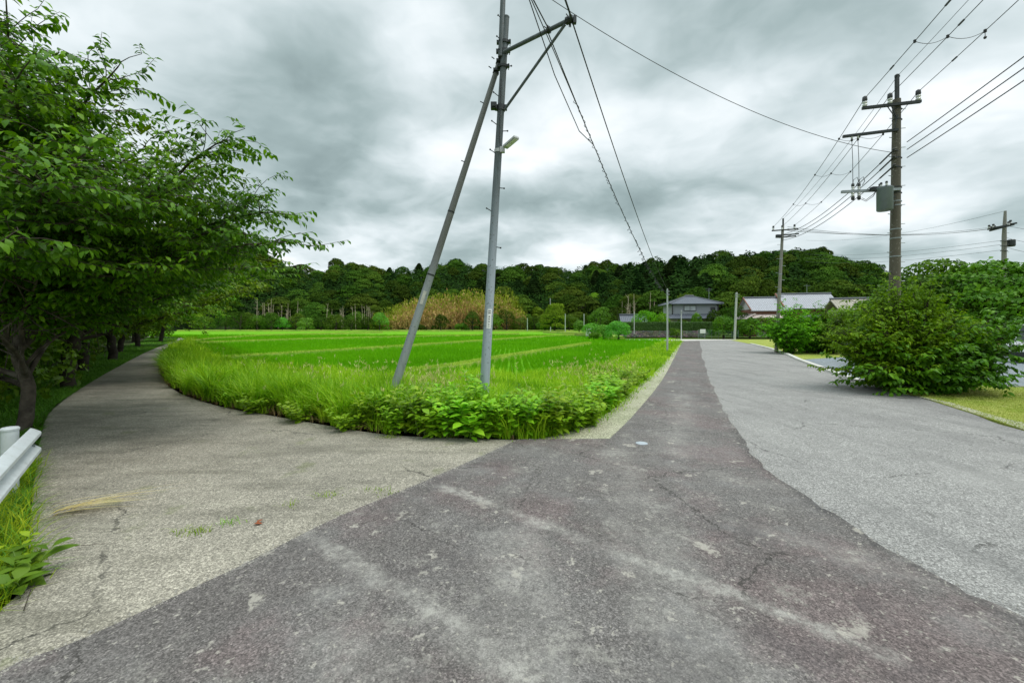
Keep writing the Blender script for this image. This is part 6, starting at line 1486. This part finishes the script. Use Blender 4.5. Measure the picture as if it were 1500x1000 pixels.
# small field and road-end posts
def thin_post(px, py, pyt, Z, r, lab, pxt=None, ring=True, group='thin pale posts along the road and field'):
    b = P(px, py, Z); t = P(pxt or px, pyt, Z); root = empty('thin_post', b); tag(root, lab, 'post', group); L = lambda v: Vector(v) - b
    mb = MB(); mb.tube([(0, 0, -.1), L(t)], [r, r * .85], 12); mb.lathe(L(t), [(r * .85, 0), (r * .9, .03), (r * .3, .06)], 10); mb.obj('post', M['small_post'], root, 40)
    if ring:
        for f in (.97, .92): c = L(b.lerp(t, f)); mb = MB(); mb.tube([c - Vector((0, 0, .03)), c + Vector((0, 0, .03))], r * 1.35, 10); mb.box(c + Vector((r * 1.6, 0, 0)), (r * 1.8, .04, .05)); mb.obj('clamp', M['steel'], root)
    return t
S1 = thin_post(977.5, 514, 424, 27.6, .062, 'nearest thin pale post on the grass edge of the road')
S2 = thin_post(998, 497, 455, 51, .07, 'thin pale post farther along the road edge, before the stone wall')
S3 = thin_post(1076, 497, 429, 51, .145, 'thicker pale post at the far corner of the lawn', 1079)
for px, py, pyt, Z, lab in ((828, 485, 460, 98, 'thin pale post right of the lone round tree'), (855.5, 485, 460, 98, 'thin pale post beside the small lime green bush'), (929, 488, 457, 60, 'thin pale post behind the round light green bush'), (772.5, 484, 466, 110, 'shortest thin post at the left of the lone round tree'), (806.5, 484.5, 479, 100, 'tiny stake at the paddy edge below the lone round tree')):
    thin_post(px, py, pyt, Z, .11 if Z > 70 else .07, lab, ring=False)
thin_post(806, 470, 437, 150, .16, 'distant pole top with a short cross piece standing among the forest trees', ring=True)

# ------------------------------------------------------------------ wires
def sag(a, b, s, n=26): a, b = Vector(a), Vector(b); return [a.lerp(b, i / n) - Vector((0, 0, 4 * s * (i / n) * (1 - i / n))) for i in range(n + 1)]
def cable(name, pts, r, lab, group=None, matn='cable', cat='cable', extra=None):
    mb = MB(); mb.tube(pts, r, 6)
    if extra: extra(mb, pts)
    o = mb.obj(name, M[matn]); tag(o, lab, cat, group); return o
GC = 'cables hung from the bracket arm'
e = ARM1 + Vector((.03, -.03, -.06))
cable('service_cable', sag(e, S1, .42), .012, 'smooth black cable from the arm tip down to the nearest thin post', GC)
mid = ARM0.lerp(ARM1, .70) + Vector((0, -.02, -.09))
def ties(mb, pts):
    rr = random.Random(6); v = Vector
    for i in range(2, len(pts) - 4):
        a, b = v(pts[i]), v(pts[i + 1]); n = 5
        for k in range(n):
            c = a.lerp(b, k / n); w = (.03 + .004 * i) * rr.uniform(.3, 1.2)
            mb.tube([c, c.lerp(b, .15 / n) + v((w * rr.choice((-1, 1)), 0, -w)), a.lerp(b, (k + 1) / n)], .0065, 4)
cable('lashed_cable', sag(mid, S1 + Vector((-.05, 0, -.25)), .62, 30), .010, 'thin cable lashed with a loose spiral of wire, left of the smooth cable', GC, extra=ties)
back = Vector((-5.6, -7.5, 7.6))
cable('overhead_cable', sag(e + Vector((0, 0, .02)), Vector((-4.4, -7.5, 7.0)), .30), .016, 'thick black cable passing overhead from the arm tip', GC)
cable('overhead_cable', sag(mid + Vector((.02, 0, .05)), Vector((-5.9, -7.5, 7.2)), .25), .010, 'thin black cable passing overhead from the middle of the arm', GC)
jn = sag(mid, S1 + Vector((-.05, 0, -.25)), .62, 30)[4]
s_ = sag(mid + Vector((.02, 0, .05)), Vector((-5.9, -7.5, 7.2)), .25)[2]
cable('jumper_cable', [s_, s_.lerp(jn, .35) + Vector((-.02, 0, -.32)), s_.lerp(jn, .75) + Vector((-.05, 0, -.30)), jn.copy()], .009, 'slack jumper loop hanging under the bracket arm', GC)
cable('jumper_cable', [s_ + Vector((.0, 0, 0)), s_.lerp(jn, .3) + Vector((.03, 0, -.05)), s_.lerp(jn, .6) + Vector((.06, 0, -.12)), jn.copy()], .008, 'upper jumper cable touching the bracket arm', GC)
cable('span_wire', sag(P(738, -48, ZP), Vector((B1.lerp(T1, .8).x - .17, 11.6, P(0, 224, 11.6).z)), .62, 40), .007, 'single thin wire sagging from the main pole to the transformer pole', None, 'wire')
GW = 'wires on the concrete utility poles'
dirv = (B1 - B2); dirv.z = 0
names = ['left', 'middle', 'right']
for k in range(3):
    cable('power_line', sag(INS1[k], INS2[k], .30, 30), .009, f'{names[k]} high wire between the transformer pole and the second pole', GW, 'wire', 'power line')
    cable('power_line', sag(INS1[k], INS1[k] + dirv * 1.5 + Vector((0, 0, .3)), .35, 30), .009, f'{names[k]} high wire crossing the sky towards the top right', GW, 'wire', 'power line', extra=(lambda mb, pts, k=k: [mb.tube([pts[j], Vector(pts[j]).lerp(Vector(pts[j + 1]), .22)], .022, 6) for j in ((2, 5) if k != 1 else (4,))]))
    lv = LV1[k]; tgt = T2 + Vector((-.1, 0, -.6 - .18 * k))
    cable('low_voltage_line', sag(lv, tgt, .45, 30), .013, f"{['upper', 'centre', 'lower'][k]} thick low wire leading down to the second pole", GW, 'cable', 'power line', extra=lambda mb, pts: [mb.tube([Vector(pts[0]).lerp(Vector(pts[2]), f) for f in (.1, .9)], .024, 6)])
    st = Vector((B1.lerp(T1, .8).x + .17, 11.6, P(0, (208, 219, 231)[k], 11.6).z)); cable('low_voltage_line', sag(st, st + dirv * 1.5 + Vector((0, 0, .0)), .3, 30), .012, f"{['upper', 'centre', 'lower'][k]} thick wire running off the right edge of the picture", GW, 'cable', 'power line')
cable('ground_wire', sag(PT1, PT2, .3, 30), .006, 'highest thin wire joining the tops of the transformer pole and the second pole', GW, 'wire', 'power line')
cable('ground_wire', sag(PT1, PT1 + dirv * 1.5 + Vector((0, 0, .3)), .35, 30), .006, 'highest thin wire from the transformer pole top towards the top right', GW, 'wire', 'power line')
# spacer loops between the high wires
sp = []
def cross_loop(t, toward, lab):
    pts = []
    if toward: A = [sag(INS1[k], INS1[k] + dirv * 1.5 + Vector((0, 0, .3)), .35, 60)[int(t * 60)] for k in range(3)]
    else: A = [sag(INS1[k], INS2[k], .30, 60)[int(t * 60)] for k in range(3)]
    for k in range(2): pts += sag(A[k], A[k + 1], .10, 8)[(0 if k == 0 else 1):]
    mb = MB(); mb.tube(pts, .006, 5)
    for q in A: mb.tube([q - Vector((0, 0, .03)), q + Vector((0, 0, .03))], .03, 6)
    if toward: q = A[2]; mb.tube([q, q - Vector((0, 0, .12))], .006, 5); mb.lathe(q - Vector((0, 0, .17)), [(.02, 0), (.03, .03), (.01, .06)], 8)
    tag(mb.obj('wire_spacer', M['cable']), lab, 'wire spacer', 'spacer loops across the high wires')
cross_loop(.13, True, 'slack loop across the three high wires near the top right')
for t, lab in ((.16, 'spacer loop nearest the transformer pole on the far span'), (.36, 'second spacer loop down the far span'), (.62, 'third spacer loop down the far span')): cross_loop(t, False, lab)
for k in range(3):
    cable('distant_line', sag(W3[k] , Vector((T2.x + .3, T2.y, T2.z - .1 - .12 * k)), .5, 24), .012, f"{['upper', 'centre', 'lower'][k]} faint wire from the third pole to the second pole", 'faint wires to the third pole', 'wire', 'power line')
    cable('distant_line', sag(P(1469, (352, 358, 366)[k], 33), P(1180, (372, 378, 383)[k], 75), .6, 24), .012, f"{['upper', 'centre', 'lower'][k]} faint low wire running from the third pole across the hill top", 'faint wires to the third pole', 'wire', 'power line')
    cable('distant_line', sag(P(1473, (330, 348, 362)[k], 33), P(1560, (338, 358, 374)[k], 34), .2, 12), .012, f"{['upper', 'centre', 'lower'][k]} faint wire leaving the third pole at the right edge", 'faint wires to the third pole', 'wire', 'power line')
cable('distant_line', sag(T3, P(1180, 352, 60), .8, 24), .010, 'topmost faint wire sloping left from the third pole', 'faint wires to the third pole', 'wire', 'power line')

# ------------------------------------------------------------------ guardrail at lower left
def guardrail():
    root = empty('guardrail', (-4.85, 4.25, 0)); tag(root, 'white steel guardrail with corrugated beam at the lower left beside the path', 'guardrail')
    a = Vector((-5.06, 4.22, 0)); b = Vector((-3.45, 2.45, 0)); d = (b - a).normalized(); n = Vector((d.y, -d.x, 0)); n = n if n.x > 0 else -n
    prof = [(.0, .345), (.012, .350), (.062, .385), (.070, .395), (.070, .425), (.062, .435), (.010, .480), (.010, .510), (.062, .555), (.070, .565), (.070, .595), (.062, .605), (.012, .640), (.0, .645)]
    mb = MB(); V = []; ts = [-.0, .5, 1.0]
    for t in ts:
        for (o, z) in prof: c = a.lerp(b, t) + n * (o + .07); V.append(c - root.location + Vector((0, 0, z - .01)))
    m = len(prof); k = len(V); V += [v - Vector((n.x, n.y, 0)) * .006 for v in V]
    F = []
    for i in range(len(ts) - 1):
        for j in range(m - 1):
            F.append((i * m + j, i * m + j + 1, (i + 1) * m + j + 1, (i + 1) * m + j)); F.append((k + i * m + j, k + (i + 1) * m + j, k + (i + 1) * m + j + 1, k + i * m + j + 1))
    for j in range(m - 1):
        F.append((j, k + j, k + j + 1, j + 1)); e = (len(ts) - 1) * m; F.append((e + j, e + j + 1, k + e + j + 1, k + e + j))
    for i in range(len(ts) - 1): F.append((i * m, (i + 1) * m, k + (i + 1) * m, k + i * m)); F.append((i * m + m - 1, k + i * m + m - 1, k + (i + 1) * m + m - 1, (i + 1) * m + m - 1))
    mb.add(V, F); mb.obj('beam', M['white_metal'], root, 22)
    for t in (.035, .80):
        c = a.lerp(b, t) - n * .06 - root.location; p = MB(); p.tube([c + Vector((0, 0, -.1)), c + Vector((0, 0, .66))], .062, 24); p.lathe(c + Vector((0, 0, .66)), [(.067, -.01), (.068, .008), (.055, .022), (.02, .028)], 24); po = p.obj('post', M['white_metal'], root, 40)
        q = MB(); q.box(c + n * .075 + Vector((0, 0, .46)), (.09, .06, .16), rz=math.atan2(d.y, d.x)); q.obj('bracket', M['steel'], po)
        q = MB(); cc = c + n * .147; q.cyl(cc + Vector((0, 0, .465)), cc + n * .02 + Vector((0, 0, .465)), .014, n=6); q.obj('bolt', M['steel'], po)
guardrail()

# ------------------------------------------------------------------ parked cars
def car(paintm, L_=4.2, W_=1.66, H_=1.5, van=False):
    root = empty('parked_car')
    pr = [(-L_ / 2, .32), (-L_ / 2 + .02, .62), (-L_ / 2 + .12, .86), (-L_ / 2 + (.5 if van else .95), .95), (-L_ / 2 + (.85 if van else 1.55), H_ - .10), (-L_ / 2 + (1.3 if van else 2.0), H_), (L_ / 2 - .75, H_ - .02), (L_ / 2 - .28, H_ - .14), (L_ / 2 - .08, .95), (L_ / 2 - .01, .7), (L_ / 2, .32), (L_ / 2 - .08, .22), (-L_ / 2 + .08, .22)]
    n = len(pr); V = []
    for s, w in ((-1, 1), (1, 1)):
        for x, z in pr: V.append((x, s * W_ / 2 * (1 - .16 * max(0, (z - .9)) / (H_ - .9) * 1.0), z))
    mb = MB(); mb.add(V, [tuple(range(n)), tuple(range(n, 2 * n))[::-1]] + [(i, i + n, (i + 1) % n + n, (i + 1) % n) for i in range(n)]); b = mb.obj('body', M[paintm], root, 40); bevel(b, .05, 3)
    for s in (-1, 1):
        yy = lambda z: s * (W_ / 2 * (1 - .16 * (z - .9) / (H_ - .9)) + .006); x0, x1 = -L_ / 2 + (1.0 if van else 1.30), L_ / 2 - .45; z0, z1 = .96, H_ - .14; xm = (x0 + x1) / 2
        for a, bb, c, d_ in ((x0, xm - .04, x0 + (.18 if van else .42), xm - .04), (xm + .04, x1, xm + .04, x1 - .12)):
            mb = MB(); mb.add([(a, yy(z0), z0), (bb, yy(z0), z0), (d_, yy(z1), z1), (c, yy(z1), z1)] + [(q[0], q[1] - s * .02, q[2]) for q in ((a, yy(z0), z0), (bb, yy(z0), z0), (d_, yy(z1), z1), (c, yy(z1), z1))], [(0, 1, 2, 3), (7, 6, 5, 4), (0, 4, 5, 1), (1, 5, 6, 2), (2, 6, 7, 3), (3, 7, 4, 0)]); mb.obj('side_window', M['glass_dark'], root)
        mb = MB(); mb.box((-L_ / 2 + 1.35, s * (W_ / 2 + .08), 1.0), (.12, .18, .12)); bevel(mb.obj('mirror', M[paintm], root), .02)
        mb = MB(); mb.box((L_ / 2 - .03, s * (W_ / 2 - .14), .82), (.08, .20, .22)); bevel(mb.obj('tail_light', M['light_red'], root), .02)
        mb = MB(); mb.box((-L_ / 2 + .08, s * (W_ / 2 - .22), .70), (.14, .32, .15)); bevel(mb.obj('headlight', M['light_clear'], root), .03)
        for x in (-L_ / 2 + .78, L_ / 2 - .75):
            w = empty('wheel'); w.parent = root; w.location = (x, s * (W_ / 2 - .08), .30)
            mb = MB(); mb.tube([(0, -.09, 0), (0, -.07, 0), (0, .07, 0), (0, .09, 0)], [.25, .30, .30, .25], 24); mb.obj('tyre', M['tyre'], w, 40); mb = MB(); mb.tube([(0, -.094, 0), (0, .094, 0)], .18, 16); mb.obj('rim', M['rim'], w, 40)
    mb = MB(); q = [(L_ / 2 - .275, H_ - .20), (L_ / 2 - .105, 1.0)]; mb.add([(q[1][0], -.6, q[1][1]), (q[1][0], .6, q[1][1]), (q[0][0], .5, q[0][1]), (q[0][0], -.5, q[0][1])] + [(q[1][0] + .03, -.6, q[1][1]), (q[1][0] + .03, .6, q[1][1]), (q[0][0] + .03, .5, q[0][1]), (q[0][0] + .03, -.5, q[0][1])], [(0, 1, 2, 3), (7, 6, 5, 4), (0, 4, 5, 1), (1, 5, 6, 2), (2, 6, 7, 3), (3, 7, 4, 0)]); mb.obj('rear_window', M['glass_dark'], root)
    fx0, fz0, fx1, fz1 = pr[3][0], pr[3][1], pr[4][0], pr[4][1]; mb = MB(); A = [(fx0 + .06 - .02, -.62, fz0 + .05), (fx0 + .04, .62, fz0 + .05), (fx1 - .04, .55, fz1 - .03), (fx1 - .04, -.55, fz1 - .03)]; mb.add(A + [(a[0] - .03, a[1], a[2] + .02) for a in A], [(0, 1, 2, 3), (7, 6, 5, 4), (0, 4, 5, 1), (1, 5, 6, 2), (2, 6, 7, 3), (3, 7, 4, 0)]); mb.obj('windscreen', M['glass_dark'], root)
    mb = MB(); mb.box((L_ / 2 - .02, 0, .42), (.14, W_ - .1, .22)); bevel(mb.obj('bumper', M[paintm], root), .04); mb = MB(); mb.box((-L_ / 2 + .03, 0, .40), (.14, W_ - .1, .24)); bevel(mb.obj('bumper', M['dark_metal'], root), .04)
    mb = MB(); mb.box((L_ / 2 + .055, 0, .62), (.012, .34, .17)); mb.obj('number_plate', M['sign_white'], root)
    return root
c1 = car('car_silver'); c1.location = (17.0, 17.4, 0); c1.rotation_euler = (0, 0, R(4)); tag(c1, 'silver car parked in the lot, its tail showing through the near bush', 'car', 'cars parked in the lot')
c2 = car('car_white', 3.4, 1.48, 1.85, True); c2.location = (24.75, 18.6, 0); c2.rotation_euler = (0, 0, R(3)); tag(c2, 'white van at the right edge of the picture, only its front showing', 'van', 'cars parked in the lot')
c3 = car('car_dark', 4.3, 1.7, 1.45); c3.location = (20.6, 26.4, 0); c3.rotation_euler = (0, 0, R(185)); tag(c3, 'dark car parked behind the kerb row of small trees', 'car', 'cars parked in the lot')


# ------------------------------------------------------------------ neighbours that share a description are told apart by their order
def tell_apart():
    ones = 'first second third fourth fifth sixth seventh eighth ninth tenth eleventh twelfth thirteenth fourteenth fifteenth sixteenth seventeenth eighteenth nineteenth'.split()
    words = ['leftmost'] + [w + ' from left' for w in ones[1:]] + [w + ' from left' for w in ['twentieth'] + ['twenty-' + o for o in ones[:9]] + ['thirtieth'] + ['thirty-' + o for o in ones[:9]]]
    by = {}
    for o in COL.objects:
        if o.parent is None and 'label' in o.keys(): by.setdefault(o['label'], []).append(o)
    for lab, os_ in by.items():
        if 1 < len(os_) <= len(words):
            for w_, o in zip(words, sorted(os_, key=lambda o: o.location.x / max(.1, o.location.y))): o['label'] = lab + ', ' + w_
tell_apart()
